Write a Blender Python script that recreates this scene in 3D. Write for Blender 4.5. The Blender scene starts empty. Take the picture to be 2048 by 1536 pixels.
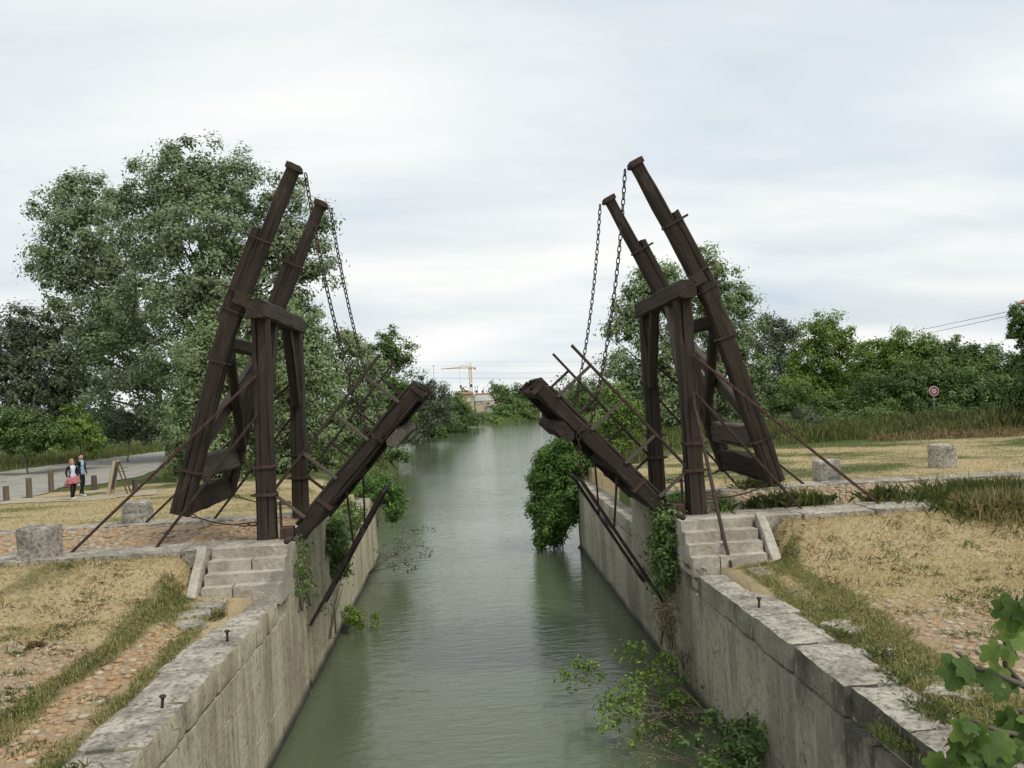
import bpy, bmesh, math, random
import numpy as np
from mathutils import Vector, Matrix, noise

# ------------------------------------------------------------------ camera
scn = bpy.context.scene
COL = scn.collection
yaw, pitch, roll = map(math.radians, (3.108, 0.576, 2.965))
FPX = 1773.9                                   # focal length in pixels of the 2048 px wide photograph
CAM = np.array([-0.246, 0.0, 3.053])
_X = np.array([math.cos(yaw), -math.sin(yaw), 0.0]); _Y0 = np.array([math.sin(yaw), math.cos(yaw), 0.0]); _Z0 = np.array([0, 0, 1.0])
FWD = _Y0 * math.cos(pitch) + _Z0 * math.sin(pitch); _Z = -_Y0 * math.sin(pitch) + _Z0 * math.cos(pitch)
RGT = _X * math.cos(roll) - _Z * math.sin(roll); UPV = _X * math.sin(roll) + _Z * math.cos(roll)
def ray(px, py): return FWD + RGT * (px - 1024) / FPX - UPV * (py - 768) / FPX
def gz(px, py, z): d = ray(px, py); return CAM + d * ((z - CAM[2]) / d[2])
def gy(px, py, y): d = ray(px, py); return CAM + d * ((y - CAM[1]) / d[1])
cd = bpy.data.cameras.new('camera'); cam = bpy.data.objects.new('camera', cd); COL.objects.link(cam)
cd.sensor_fit = 'HORIZONTAL'; cd.sensor_width = 36.0; cd.lens = 36.0 * FPX / 2048.0
cd.clip_start = 0.05; cd.clip_end = 9000
cam.matrix_world = Matrix(((RGT[0], UPV[0], -FWD[0], CAM[0]), (RGT[1], UPV[1], -FWD[1], CAM[1]), (RGT[2], UPV[2], -FWD[2], CAM[2]), (0, 0, 0, 1)))
scn.camera = cam

# ------------------------------------------------------------------ light
SUN_EL, SUN_AZ = math.radians(58), math.radians(126)     # azimuth clockwise from +Y: to the right of the camera
w = bpy.data.worlds.new('World'); scn.world = w; w.use_nodes = True
nt = w.node_tree; nt.nodes.clear()
def N(t, typ, **k):
    n = t.nodes.new(typ)
    for a, v in k.items(): setattr(n, a, v)
    return n
wo = N(nt, 'ShaderNodeOutputWorld'); bg = N(nt, 'ShaderNodeBackground')
sky = N(nt, 'ShaderNodeTexSky', sky_type='NISHITA', sun_disc=False, sun_elevation=SUN_EL, sun_rotation=SUN_AZ)
sky.dust_density = 2.5; sky.air_density = 1.0
tc = N(nt, 'ShaderNodeTexCoord'); sep = N(nt, 'ShaderNodeSeparateXYZ'); nt.links.new(tc.outputs['Generated'], sep.inputs[0])
zc = N(nt, 'ShaderNodeMath', operation='ADD'); nt.links.new(sep.outputs['Z'], zc.inputs[0]); zc.inputs[1].default_value = 0.22
zm = N(nt, 'ShaderNodeMath', operation='MAXIMUM'); nt.links.new(zc.outputs[0], zm.inputs[0]); zm.inputs[1].default_value = 0.05
dv = []
for ax in 'XY':
    m = N(nt, 'ShaderNodeMath', operation='DIVIDE'); nt.links.new(sep.outputs[ax], m.inputs[0]); nt.links.new(zm.outputs[0], m.inputs[1]); dv.append(m)
cmb = N(nt, 'ShaderNodeCombineXYZ'); nt.links.new(dv[0].outputs[0], cmb.inputs[0]); nt.links.new(dv[1].outputs[0], cmb.inputs[1])
mp = N(nt, 'ShaderNodeMapping'); nt.links.new(cmb.outputs[0], mp.inputs[0]); mp.inputs['Rotation'].default_value = (0, 0, math.radians(-14)); mp.inputs['Scale'].default_value = (0.42, .95, 1); mp.inputs['Location'].default_value = (2.2, 0.3, 0)
n1 = N(nt, 'ShaderNodeTexNoise'); nt.links.new(mp.outputs[0], n1.inputs['Vector']); n1.inputs['Scale'].default_value = 1.15; n1.inputs['Detail'].default_value = 6; n1.inputs['Roughness'].default_value = 0.5; n1.inputs['Distortion'].default_value = 0.5
cov = N(nt, 'ShaderNodeValToRGB'); nt.links.new(n1.outputs[0], cov.inputs[0])          # how much blue comes through the cloud sheet
cov.color_ramp.elements[0].position = 0.24; cov.color_ramp.elements[0].color = (0.82,) * 3 + (1,)
cov.color_ramp.elements[1].position = 0.58; cov.color_ramp.elements[1].color = (1, 1, 1, 1)
n2 = N(nt, 'ShaderNodeTexNoise'); nt.links.new(mp.outputs[0], n2.inputs['Vector']); n2.inputs['Scale'].default_value = 1.9; n2.inputs['Detail'].default_value = 7; n2.inputs['Roughness'].default_value = 0.5; n2.inputs['Distortion'].default_value = 0.25
cl = N(nt, 'ShaderNodeValToRGB'); nt.links.new(n2.outputs[0], cl.inputs[0])
cl.color_ramp.elements[0].position = 0.28; cl.color_ramp.elements[0].color = (5.1, 5.8, 6.4, 1)
cl.color_ramp.elements[1].position = 0.66; cl.color_ramp.elements[1].color = (8.0, 8.05, 7.85, 1)
mx = N(nt, 'ShaderNodeMix', data_type='RGBA'); nt.links.new(cov.outputs[0], mx.inputs[0]); nt.links.new(sky.outputs[0], mx.inputs[6]); nt.links.new(cl.outputs[0], mx.inputs[7])
nt.links.new(mx.outputs[2], bg.inputs[0]); bg.inputs[1].default_value = 0.1; nt.links.new(bg.outputs[0], wo.inputs[0])
sl = bpy.data.lights.new('sun', 'SUN'); sl.energy = 1.5; sl.angle = math.radians(12); sl.color = (1.0, 0.94, 0.83)
so = bpy.data.objects.new('sun', sl); COL.objects.link(so)
sd = Vector((math.sin(SUN_AZ) * math.cos(SUN_EL), math.cos(SUN_AZ) * math.cos(SUN_EL), math.sin(SUN_EL)))
so.rotation_euler = sd.to_track_quat('Z', 'Y').to_euler()
vs = scn.view_settings; vs.view_transform = 'Standard'; vs.look = 'None'; vs.gamma = 1.0; vs.use_curve_mapping = False; vs.exposure = 0.36
scn.render.resolution_x, scn.render.resolution_y = 1024, 768

# ------------------------------------------------------------------ helpers
R = random.Random(7); NR = np.random.RandomState(11)
def tag(o, label=None, cat=None, group=None, kind=None):
    if label: o['label'] = label
    if cat: o['category'] = cat
    if group: o['group'] = group
    if kind: o['kind'] = kind
    return o
def thing(name, label, cat, loc=(0, 0, 0), group=None):
    o = bpy.data.objects.new(name, None); COL.objects.link(o); o.location = loc; o.empty_display_size = 0.2
    return tag(o, label, cat, group)
def obj(name, me, mat=None, parent=None, M=None):
    """link one mesh object; M is its world matrix, parents are pure translations (or parts with their own world matrix)"""
    o = bpy.data.objects.new(name, me); COL.objects.link(o)
    if mat is not None and me is not None and len(me.materials) == 0: me.materials.append(mat)
    M = M if M is not None else Matrix()
    if parent is not None:
        o.parent = parent; M = wm(parent).inverted() @ M
    o.matrix_local = M; o['_w'] = 0; del o['_w']
    return o
def wm(o):
    M = o.matrix_local.copy() if o.parent else o.matrix_basis.copy(); p = o.parent
    while p: M = (p.matrix_local if p.parent else p.matrix_basis) @ M; p = p.parent
    return M
def mesh(name, v, f, smooth=False):
    me = bpy.data.meshes.new(name); me.from_pydata([tuple(a) for a in v], [], [tuple(a) for a in f]); me.update()
    if smooth: me.polygons.foreach_set('use_smooth', [True] * len(me.polygons))
    return me
def fastmesh(name, V, F, tint=None):
    """V (n,3), F (m,k) arrays"""
    me = bpy.data.meshes.new(name); m, k = F.shape
    me.vertices.add(len(V)); me.vertices.foreach_set('co', np.ascontiguousarray(V, dtype=np.float32).ravel())
    me.loops.add(m * k); me.loops.foreach_set('vertex_index', np.ascontiguousarray(F, dtype=np.int32).ravel())
    me.polygons.add(m); me.polygons.foreach_set('loop_start', np.arange(0, m * k, k, dtype=np.int32))
    if tint is not None:
        a = me.attributes.new('tint', 'FLOAT', 'POINT'); a.data.foreach_set('value', np.ascontiguousarray(tint, dtype=np.float32))
    me.update(calc_edges=True); return me
def frame(p0, p1, up):
    z = (Vector(p1) - Vector(p0)); L = z.length; z.normalize(); up = Vector(up)
    x = up.cross(z)
    if x.length < 1e-4: x = Vector((1, 0, 0)).cross(z)
    x.normalize(); y = z.cross(x)
    M = Matrix((x, y, z)).transposed().to_4x4(); M.translation = Vector(p0); return M, L
def beam_mesh(L, w0, d0, w1=None, d1=None, seed=0, rough=0.012, bev=0.03, rings=12, ragged=0.0):
    """weathered timber along +Z: bevelled section, worn edges, uneven faces, ragged ends"""
    w1 = w1 or w0; d1 = d1 or d0; r = random.Random(seed); V = []; F = []
    so_ = Vector((r.uniform(0, 99), r.uniform(0, 99), r.uniform(0, 99)))
    for i in range(rings + 1):
        t = i / rings; ww = (w0 + (w1 - w0) * t) / 2; dd = (d0 + (d1 - d0) * t) / 2; b = bev * (0.7 + 0.6 * r.random())
        ring = [(ww - b, -dd), (ww, -dd + b), (ww, dd - b), (ww - b, dd), (-ww + b, dd), (-ww, dd - b), (-ww, -dd + b), (-ww + b, -dd)]
        for (x, y) in ring:
            n = noise.noise_vector(so_ + Vector((x * 6, y * 6, t * L * 1.7))); zz = t * L
            if ragged and i in (0, rings): zz += ragged * n.z * (1 if i else 1)
            V.append((x + n.x * rough, y + n.y * rough, zz))
    for i in range(rings):
        for k in range(8):
            a = i * 8 + k; b_ = i * 8 + (k + 1) % 8; F.append((a, b_, b_ + 8, a + 8))
    F.append(tuple(range(7, -1, -1))); F.append(tuple(range(rings * 8, rings * 8 + 8)))
    return mesh('timber', V, F)
def beam(name, p0, p1, w_, d_, mat, parent, up=(0, 1, 0), seed=None, **k):
    M, L = frame(p0, p1, up)
    return obj(name, beam_mesh(L, w_, d_, seed=seed if seed is not None else R.randint(0, 9999), **k), mat, parent, M)
def box_mesh(sx, sy, sz, bev=0.0):
    bm = bmesh.new(); bmesh.ops.create_cube(bm, size=1.0); bmesh.ops.scale(bm, vec=(sx, sy, sz), verts=bm.verts)
    if bev: bmesh.ops.bevel(bm, geom=bm.edges[:], offset=bev, segments=1, affect='EDGES')
    me = bpy.data.meshes.new('block'); bm.to_mesh(me); bm.free(); return me
def box(name, c, s, mat, parent=None, bev=0.0, rot=None):
    M = Matrix.Translation(c)
    if rot is not None: M = M @ rot
    return obj(name, box_mesh(*s, bev=bev), mat, parent, M)
def rough_mesh(sx, sy, sz, seed=0, jit=0.02, cell=0.14, edge=0.05, freq=3.0):
    """worn stone block centred on the origin: subdivided box, rounded edges, noisy faces"""
    nx, ny, nz = [max(2, int(round(s / cell))) for s in (sx, sy, sz)]
    bm = bmesh.new(); V = {}; so_ = Vector((seed * 3.7, seed * 1.3, seed * 2.1)); hs = (sx / 2, sy / 2, sz / 2)
    def vert(i, j, k):
        if (i, j, k) not in V:
            p = Vector((sx * (i / nx - .5), sy * (j / ny - .5), sz * (k / nz - .5)))
            q = Vector([max(-h + edge, min(h - edge, c)) for c, h in zip(p, hs)]); d = p - q
            if d.length > 1e-6: p = q + d.normalized() * min(d.length, edge)
            p = p + noise.noise_vector(p * freq + so_) * jit + noise.noise_vector(p * freq * 3.1 + so_) * jit * 0.45
            V[(i, j, k)] = bm.verts.new(p)
        return V[(i, j, k)]
    for a, b, c, fx in ((nx, ny, nz, 2), (nx, nz, ny, 1), (ny, nz, nx, 0)):
        for i in range(a):
            for j in range(b):
                for e in (0, c):
                    if fx == 2: q = [(i, j, e), (i + 1, j, e), (i + 1, j + 1, e), (i, j + 1, e)]
                    elif fx == 1: q = [(i, e, j), (i, e, j + 1), (i + 1, e, j + 1), (i + 1, e, j)]
                    else: q = [(e, i, j), (e, i + 1, j), (e, i + 1, j + 1), (e, i, j + 1)]
                    if e == 0: q.reverse()
                    bm.faces.new([vert(*t) for t in q])
    bmesh.ops.recalc_face_normals(bm, faces=bm.faces[:])
    me = bpy.data.meshes.new('stone'); bm.to_mesh(me); bm.free()
    me.polygons.foreach_set('use_smooth', [True] * len(me.polygons)); me.set_sharp_from_angle(angle=math.radians(38)); return me
def tube_mesh(pts, rad, n=7, name='tube'):
    pts = [Vector(p) for p in pts]; rad = rad if hasattr(rad, '__len__') else [rad] * len(pts); V = []; F = []; prev = None
    for i, p in enumerate(pts):
        t = (pts[min(i + 1, len(pts) - 1)] - pts[max(i - 1, 0)]).normalized()
        a = prev if prev is not None else (Vector((0, 0, 1)) if abs(t.z) < .9 else Vector((1, 0, 0)))
        x = (a - t * a.dot(t)).normalized(); y = t.cross(x); prev = x
        for k in range(n):
            an = 2 * math.pi * k / n; V.append(p + (x * math.cos(an) + y * math.sin(an)) * rad[i])
    for i in range(len(pts) - 1):
        for k in range(n): F.append((i * n + k, i * n + (k + 1) % n, (i + 1) * n + (k + 1) % n, (i + 1) * n + k))
    F.append(tuple(range(n - 1, -1, -1))); F.append(tuple(range((len(pts) - 1) * n, len(pts) * n)))
    return mesh(name, V, F, True)
def tube(name, pts, rad, mat, parent=None, n=7):
    c = Vector(pts[0]); return obj(name, tube_mesh([Vector(p) - c for p in pts], rad, n), mat, parent, Matrix.Translation(c))

# ------------------------------------------------------------------ materials
def ramp(t, src, stops):
    r = N(t, 'ShaderNodeValToRGB'); t.links.new(src, r.inputs[0]); e = r.color_ramp.elements
    while len(e) < len(stops): e.new(0.5)
    for q, (p, c) in zip(e, stops): q.position = p; q.color = (*c, 1)
    return r.outputs[0]
def mat0(name, rough=0.85, spec=0.3):
    m = bpy.data.materials.new(name); m.use_nodes = True; t = m.node_tree; b = t.nodes['Principled BSDF']
    b.inputs['Roughness'].default_value = rough; b.inputs['Specular IOR Level'].default_value = spec
    return m, t, b
def coords(t, kind, scale):
    if kind == 'pos': s = N(t, 'ShaderNodeNewGeometry').outputs['Position']
    else: s = N(t, 'ShaderNodeTexCoord').outputs['Object']
    mpn = N(t, 'ShaderNodeMapping'); t.links.new(s, mpn.inputs[0]); mpn.inputs['Scale'].default_value = scale; return mpn.outputs[0]
def nz(t, vec, scale, detail=6, rough=0.6, dist=0.0):
    n = N(t, 'ShaderNodeTexNoise'); t.links.new(vec, n.inputs['Vector']); n.inputs['Scale'].default_value = scale
    n.inputs['Detail'].default_value = detail; n.inputs['Roughness'].default_value = rough; n.inputs['Distortion'].default_value = dist
    return n.outputs[0]
def mixc(t, f, a, b, blend='MIX'):
    m = N(t, 'ShaderNodeMix', data_type='RGBA', blend_type=blend)
    for s, i in ((f, 0), (a, 6), (b, 7)):
        if hasattr(s, 'is_linked'): t.links.new(s, m.inputs[i])
        elif i == 0: m.inputs[0].default_value = s
        else: m.inputs[i].default_value = (*s, 1)
    return m.outputs[2]
def mth(t, op, a, b=None, clamp=False):
    m = N(t, 'ShaderNodeMath', operation=op); m.use_clamp = clamp
    for s, i in ((a, 0), (b, 1)):
        if s is None: continue
        if hasattr(s, 'is_linked'): t.links.new(s, m.inputs[i])
        else: m.inputs[i].default_value = s
    return m.outputs[0]
def bump(t, b, h, strength, dist=0.02):
    n = N(t, 'ShaderNodeBump'); n.inputs['Strength'].default_value = strength; n.inputs['Distance'].default_value = dist
    t.links.new(h, n.inputs['Height']); t.links.new(n.outputs[0], b.inputs['Normal'])
def simple(name, col, rough=0.8, var=0.25, scale=8, kind='pos', bmp=0.3, spec=0.3, stretch=(1, 1, 1)):
    m, t, b = mat0(name, rough, spec); v = coords(t, kind, stretch); n = nz(t, v, scale)
    c = ramp(t, n, [(0.25, [x * (1 - var) for x in col]), (0.75, [min(1, x * (1 + var)) for x in col])])
    t.links.new(c, b.inputs['Base Color'])
    if bmp: bump(t, b, n, bmp)
    return m
def wood(name, dark, mid, light, scale=1.0):
    m, t, b = mat0(name, 0.9, 0.2); v = coords(t, 'obj', (14, 14, 0.7)); n = nz(t, v, 1.6 * scale, 8, 0.65, 0.3)
    v2 = coords(t, 'obj', (2, 2, 0.8)); n2 = nz(t, v2, 1.3, 5, 0.6)
    c = ramp(t, n, [(0.25, dark), (0.5, mid), (0.72, [x * 1.25 for x in mid]), (0.86, light)])
    c2 = mixc(t, ramp(t, n2, [(0.35, (0,) * 3), (0.7, (0.55,) * 3)]), c, [x * 0.75 for x in mid])
    # long drying cracks
    v3 = coords(t, 'obj', (26, 26, 0.35)); n3 = nz(t, v3, 1.0, 3, 0.5); cr = ramp(t, n3, [(0.36, (0,) * 3), (0.41, (1,) * 3)])
    v4 = coords(t, 'obj', (1.6, 1.6, 0.5)); n4 = nz(t, v4, 2.2, 6, 0.7)
    c2 = mixc(t, ramp(t, n4, [(0.52, (0,) * 3), (0.72, (0.45,) * 3)]), c2, light)
    rn = N(t, 'ShaderNodeObjectInfo').outputs['Random']; c2 = mixc(t, mth(t, 'MULTIPLY', rn, .35), c2, [x * 1.7 for x in mid]); c3 = mixc(t, cr, [x * 0.35 for x in dark], c2); t.links.new(c3, b.inputs['Base Color'])
    bump(t, b, mth(t, 'ADD', n, mth(t, 'MULTIPLY', cr, 0.8)), 0.6, 0.015); return m
M_WOOD = wood('weathered_dark_timber', (0.017, 0.0132, 0.0105), (0.040, 0.0315, 0.025), (0.16, 0.135, 0.112))
M_WOODG = wood('bare_grey_timber', (0.05, 0.04, 0.033), (0.10, 0.083, 0.07), (0.22, 0.195, 0.17))
M_WOODP = wood('pale_post_timber', (0.08, 0.06, 0.045), (0.15, 0.115, 0.085), (0.26, 0.22, 0.17))
M_WOODB = wood('light_board_timber', (0.27, 0.23, 0.15), (0.42, 0.37, 0.26), (0.55, 0.5, 0.38))
def iron():
    m, t, b = mat0('rusty_iron', 0.75, 0.35); v = coords(t, 'obj', (1, 1, 1)); n = nz(t, v, 9, 8, 0.65)
    c = ramp(t, n, [(0.3, (0.022, 0.017, 0.015)), (0.55, (0.05, 0.033, 0.026)), (0.75, (0.10, 0.055, 0.036))]); t.links.new(c, b.inputs['Base Color'])
    bump(t, b, n, 0.3, 0.006); return m
M_IRON = iron()
M_RUST = simple('bright_rust', (0.075, 0.044, 0.035), 0.9, 0.5, 14, 'obj')
def stone(name, pale, grey, dark, lich=0.5, sp=1.0):
    m, t, b = mat0(name, 0.92, 0.2); v = coords(t, 'pos', (1, 1, 1)); n = nz(t, v, 2.1, 10, 0.68); n2 = nz(t, v, 16, 8, 0.7); n3 = nz(t, v, 0.9, 5, 0.6)
    c = ramp(t, n, [(0.3, dark), (0.47, grey), (0.58, pale), (0.8, [min(1, x * 1.1) for x in pale])])
    c = mixc(t, mth(t, 'MULTIPLY', ramp(t, n2, [(0.40, (1,) * 3), (0.50, (0,) * 3)]), 0.8 * sp), c, [x * 0.38 for x in grey]); c = mixc(t, mth(t, 'MULTIPLY', ramp(t, n2, [(0.56, (0,) * 3), (0.66, (1,) * 3)]), 0.5 * sp), c, [min(.75, x * 1.3) for x in pale])
    vl = N(t, 'ShaderNodeTexVoronoi'); t.links.new(v, vl.inputs['Vector']); vl.inputs['Scale'].default_value = 2.2
    li = mth(t, 'MULTIPLY', ramp(t, nz(t, v, 5.0, 6, 0.7), [(0.6, (0,) * 3), (0.67, (1,) * 3)]), ramp(t, n3, [(0.52, (0,) * 3), (0.6, (lich,) * 3)]))
    c = mixc(t, li, c, (0.46, 0.25, 0.07)); t.links.new(c, b.inputs['Base Color'])
    bump(t, b, mth(t, 'ADD', n2, n), 0.9, 0.04); return m
M_COPE = stone('weathered_limestone', (0.50, 0.465, 0.385), (0.33, 0.305, 0.255), (0.13, 0.12, 0.10))
M_STEP = stone('step_limestone', (0.54, 0.50, 0.42), (0.42, 0.385, 0.32), (0.30, 0.275, 0.23), 0.6, .35)
M_BLOCK = stone('lichened_limestone', (0.50, 0.47, 0.40), (0.33, 0.31, 0.265), (0.12, 0.115, 0.10), 0.15)
def wallmat(name, pale, grey, dark, amount):
    """lime-stained wall: broad run-off streaks, black biofilm hanging from the top, damp band at the water"""
    m, t, b = mat0(name, 0.9, 0.25); g = N(t, 'ShaderNodeNewGeometry').outputs['Position']
    v = coords(t, 'pos', (1, 1, 1)); broad = nz(t, coords(t, 'pos', (.8, .8, 0.10)), 1.6, 4, 0.55, 0.3); fine = nz(t, coords(t, 'pos', (2.6, 2.6, 0.2)), 3.4, 7, 0.65, 0.2)
    patch = nz(t, v, 0.75, 9, 0.62, 0.4); spk = nz(t, v, 11, 9, 0.75); s = N(t, 'ShaderNodeSeparateXYZ'); t.links.new(g, s.inputs[0])
    rnd = N(t, 'ShaderNodeObjectInfo').outputs['Random']
    k = mth(t, 'ADD', mth(t, 'MULTIPLY', broad, .55), mth(t, 'ADD', mth(t, 'MULTIPLY', fine, .35), mth(t, 'MULTIPLY', patch, .25)))
    c = ramp(t, k, [(0.44, [x * .75 for x in grey]), (0.53, grey), (0.60, [(a + 2 * c_) / 3 for a, c_ in zip(grey, pale)]), (0.70, pale)])
    c = mixc(t, mth(t, 'MULTIPLY', rnd, .28), c, grey)
    top = mth(t, 'ADD', mth(t, 'MULTIPLY', s.outputs['Z'], 0.22), mth(t, 'ADD', mth(t, 'MULTIPLY', broad, 1.25), mth(t, 'MULTIPLY', patch, .75)))
    top = mth(t, 'ADD', mth(t, 'ADD', top, mth(t, 'MULTIPLY', fine, .45)), mth(t, 'ADD', mth(t, 'MULTIPLY', s.outputs['Y'], -0.030), amount))
    dk = ramp(t, top, [(0.42, (0,) * 3), (0.66, (0.92,) * 3)])
    c = mixc(t, dk, c, ramp(t, mth(t, 'ADD', mth(t, 'MULTIPLY', fine, .6), mth(t, 'MULTIPLY', spk, .4)), [(0.36, [x * .6 for x in dark]), (0.52, dark), (0.66, [x * 2.3 for x in dark])]))
    c = mixc(t, mth(t, 'MULTIPLY', ramp(t, spk, [(0.36, (1,) * 3), (0.47, (0,) * 3)]), 0.75), c, [x * 0.45 for x in grey])
    c = mixc(t, mth(t, 'MULTIPLY', ramp(t, spk, [(0.57, (0,) * 3), (0.66, (1,) * 3)]), 0.55), c, pale)
    vo = N(t, 'ShaderNodeTexVoronoi', feature='DISTANCE_TO_EDGE'); t.links.new(mixc(t, .12, v, N(t, 'ShaderNodeTexNoise').outputs['Color']), vo.inputs['Vector']); vo.inputs['Scale'].default_value = .9
    ck = mth(t, 'MULTIPLY', ramp(t, vo.outputs['Distance'], [(0.0, (1,) * 3), (0.012, (0,) * 3)]), ramp(t, patch, [(.48, (0,) * 3), (.58, (.8,) * 3)])); c = mixc(t, ck, c, [x * .3 for x in grey])
    moss = mth(t, 'MULTIPLY', ramp(t, nz(t, v, 4.2, 7, .7), [(.60, (0,) * 3), (.66, (1,) * 3)]), ramp(t, broad, [(.5, (0,) * 3), (.6, (.7,) * 3)])); c = mixc(t, moss, c, (.045, .050, .028))
    wl = mth(t, 'SUBTRACT', -1.93, s.outputs['Z']); wl = mth(t, 'ADD', wl, mth(t, 'MULTIPLY', mth(t, 'SUBTRACT', patch, 0.5), 0.35)); wl = mth(t, 'MULTIPLY', wl, 6.0, True)
    c = mixc(t, wl, c, (0.075, 0.075, 0.06)); t.links.new(c, b.inputs['Base Color'])
    bump(t, b, mth(t, 'ADD', spk, mth(t, 'MULTIPLY', fine, 0.6)), 0.8, 0.035); return m
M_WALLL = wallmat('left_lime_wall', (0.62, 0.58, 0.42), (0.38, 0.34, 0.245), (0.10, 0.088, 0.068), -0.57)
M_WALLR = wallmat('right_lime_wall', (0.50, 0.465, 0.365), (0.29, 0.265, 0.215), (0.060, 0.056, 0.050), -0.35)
M_MORTAR = simple('mortar', (0.48, 0.45, 0.37), 0.95, 0.35, 9)
def ground_mat():
    m, t, b = mat0('dry_ground', 0.95, 0.15); v = coords(t, 'pos', (1, 1, 1))
    A = lambda k: N(t, 'ShaderNodeAttribute', attribute_name=k).outputs['Fac']
    n = nz(t, v, 1.3, 10, 0.7); f = nz(t, v, 18, 8, 0.75); n2 = nz(t, v, 0.35, 6, 0.6)
    straw = ramp(t, f, [(0.28, (0.25, 0.19, 0.105)), (0.5, (0.43, 0.345, 0.205)), (0.72, (0.56, 0.475, 0.31))])
    straw = mixc(t, ramp(t, n, [(0.35, (0,) * 3), (0.75, (0.7,) * 3)]), straw, (0.31, 0.225, 0.13))
    dirt = ramp(t, f, [(0.3, (0.20, 0.15, 0.10)), (0.5, (0.36, 0.275, 0.185)), (0.75, (0.48, 0.39, 0.28))])
    dirt = mixc(t, ramp(t, n2, [(0.45, (0,) * 3), (0.7, (0.7,) * 3)]), dirt, (0.37, 0.24, 0.135))
    green = ramp(t, f, [(0.3, (0.035, 0.05, 0.016)), (0.55, (0.08, 0.10, 0.032)), (0.8, (0.15, 0.16, 0.06))])
    d = mth(t, 'ADD', A('dirt'), mth(t, 'MULTIPLY', mth(t, 'SUBTRACT', n, 0.5), 0.9))
    g = mth(t, 'ADD', A('green'), mth(t, 'MULTIPLY', mth(t, 'SUBTRACT', n, 0.5), 1.1))
    c = mixc(t, ramp(t, d, [(0.35, (0,) * 3), (0.65, (1,) * 3)]), straw, dirt)
    c = mixc(t, ramp(t, g, [(0.4, (0,) * 3), (0.7, (1,) * 3)]), c, green)
    t.links.new(c, b.inputs['Base Color']); bump(t, b, mth(t, 'ADD', f, n), 0.7, 0.04); return m
M_GROUND = ground_mat()
M_ROAD = simple('worn_asphalt', (0.29, 0.275, 0.245), 0.9, 0.3, 1.4)
M_PATH = simple('pale_path_dust', (0.36, 0.31, 0.23), 0.95, 0.25, 3)
def water_mat():
    m, t, b = mat0('canal_water', 0.04, 0.5); b.inputs['IOR'].default_value = 1.333
    v0 = coords(t, 'pos', (1, 1, 1)); cc = ramp(t, nz(t, v0, 0.08, 3), [(0.3, (0.086, 0.108, 0.060)), (0.7, (0.106, 0.128, 0.078))]); t.links.new(cc, b.inputs['Base Color'])
    v = coords(t, 'pos', (1.5, 4.2, 1)); a = nz(t, v, 1.15, 5, 0.5, 0.4); v2 = coords(t, 'pos', (2.2, 6.5, 1)); c = nz(t, v2, 2.2, 4, 0.5, 0.2); big = nz(t, v0, 0.16, 2)
    h = mth(t, 'ADD', mth(t, 'MULTIPLY', a, 1.0), mth(t, 'MULTIPLY', c, 0.35)); h = mth(t, 'MULTIPLY', h, ramp(t, big, [(0.3, (0.55,) * 3), (0.7, (1,) * 3)]))
    bump(t, b, h, 0.7, 0.036); return m
M_WATER = water_mat()
def leaf_mat(name, dark, mid, light, under=None, rough=0.55, gain=1.4, trans=.32):
    dark, mid, light = [[min(.8, x * gain) for x in q] for q in (dark, mid, light)]
    m, t, b = mat0(name, rough, 0.35); a = N(t, 'ShaderNodeAttribute', attribute_name='tint').outputs['Fac']
    c = ramp(t, a, [(0.0, dark), (0.5, mid), (1.0, light)])
    if under: c = mixc(t, N(t, 'ShaderNodeNewGeometry').outputs['Backfacing'], c, under)
    t.links.new(c, b.inputs['Base Color'])
    tr = N(t, 'ShaderNodeBsdfTranslucent'); t.links.new(c, tr.inputs[0]); ms = N(t, 'ShaderNodeMixShader'); ms.inputs[0].default_value = trans
    t.links.new(b.outputs[0], ms.inputs[1]); t.links.new(tr.outputs[0], ms.inputs[2]); t.links.new(ms.outputs[0], t.nodes['Material Output'].inputs[0]); return m
L_POP = leaf_mat('white_poplar_leaf', (0.046, 0.078, 0.026), (0.084, 0.128, 0.044), (0.19, 0.25, 0.115), (0.25, 0.31, 0.17), gain=1.85)
L_POP2 = leaf_mat('young_poplar_leaf', (0.048, 0.082, 0.024), (0.088, 0.138, 0.040), (0.19, 0.255, 0.10), (0.25, 0.32, 0.155), gain=1.85)
L_GREEN = leaf_mat('bright_leaf', (0.06, 0.095, 0.017), (0.11, 0.17, 0.030), (0.20, 0.27, 0.06), gain=1.65)
L_MID = leaf_mat('mid_green_leaf', (0.042, 0.072, 0.020), (0.082, 0.13, 0.036), (0.16, 0.215, 0.07), gain=1.65)
L_DARK = leaf_mat('dark_leaf', (0.034, 0.060, 0.016), (0.066, 0.108, 0.029), (0.14, 0.185, 0.055), gain=1.85)
L_GREY = leaf_mat('grey_green_leaf', (0.045, 0.062, 0.036), (0.095, 0.12, 0.07), (0.19, 0.215, 0.14))
L_IVY = leaf_mat('ivy_leaf', (0.035, 0.072, 0.016), (0.07, 0.14, 0.027), (0.14, 0.225, 0.045), gain=1.55)
L_GRASS = leaf_mat('grass_blade', (0.45, 0.37, 0.21), (0.34, 0.30, 0.14), (0.11, 0.15, 0.042), rough=0.8, gain=1.6, trans=.42)
L_TALL = leaf_mat('tall_grass_blade', (0.06, 0.088, 0.024), (0.14, 0.165, 0.055), (0.40, 0.33, 0.18), rough=0.8, gain=1.55, trans=.42)
L_DRY = leaf_mat('dry_brush', (0.14, 0.10, 0.055), (0.25, 0.19, 0.10), (0.38, 0.30, 0.17), rough=0.9, gain=1.4, trans=.4)
L_FIG = leaf_mat('fig_leaf', (0.036, 0.070, 0.014), (0.085, 0.15, 0.026), (0.20, 0.28, 0.055), (0.14, 0.22, 0.06), rough=0.45, gain=1.5, trans=.4)
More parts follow.
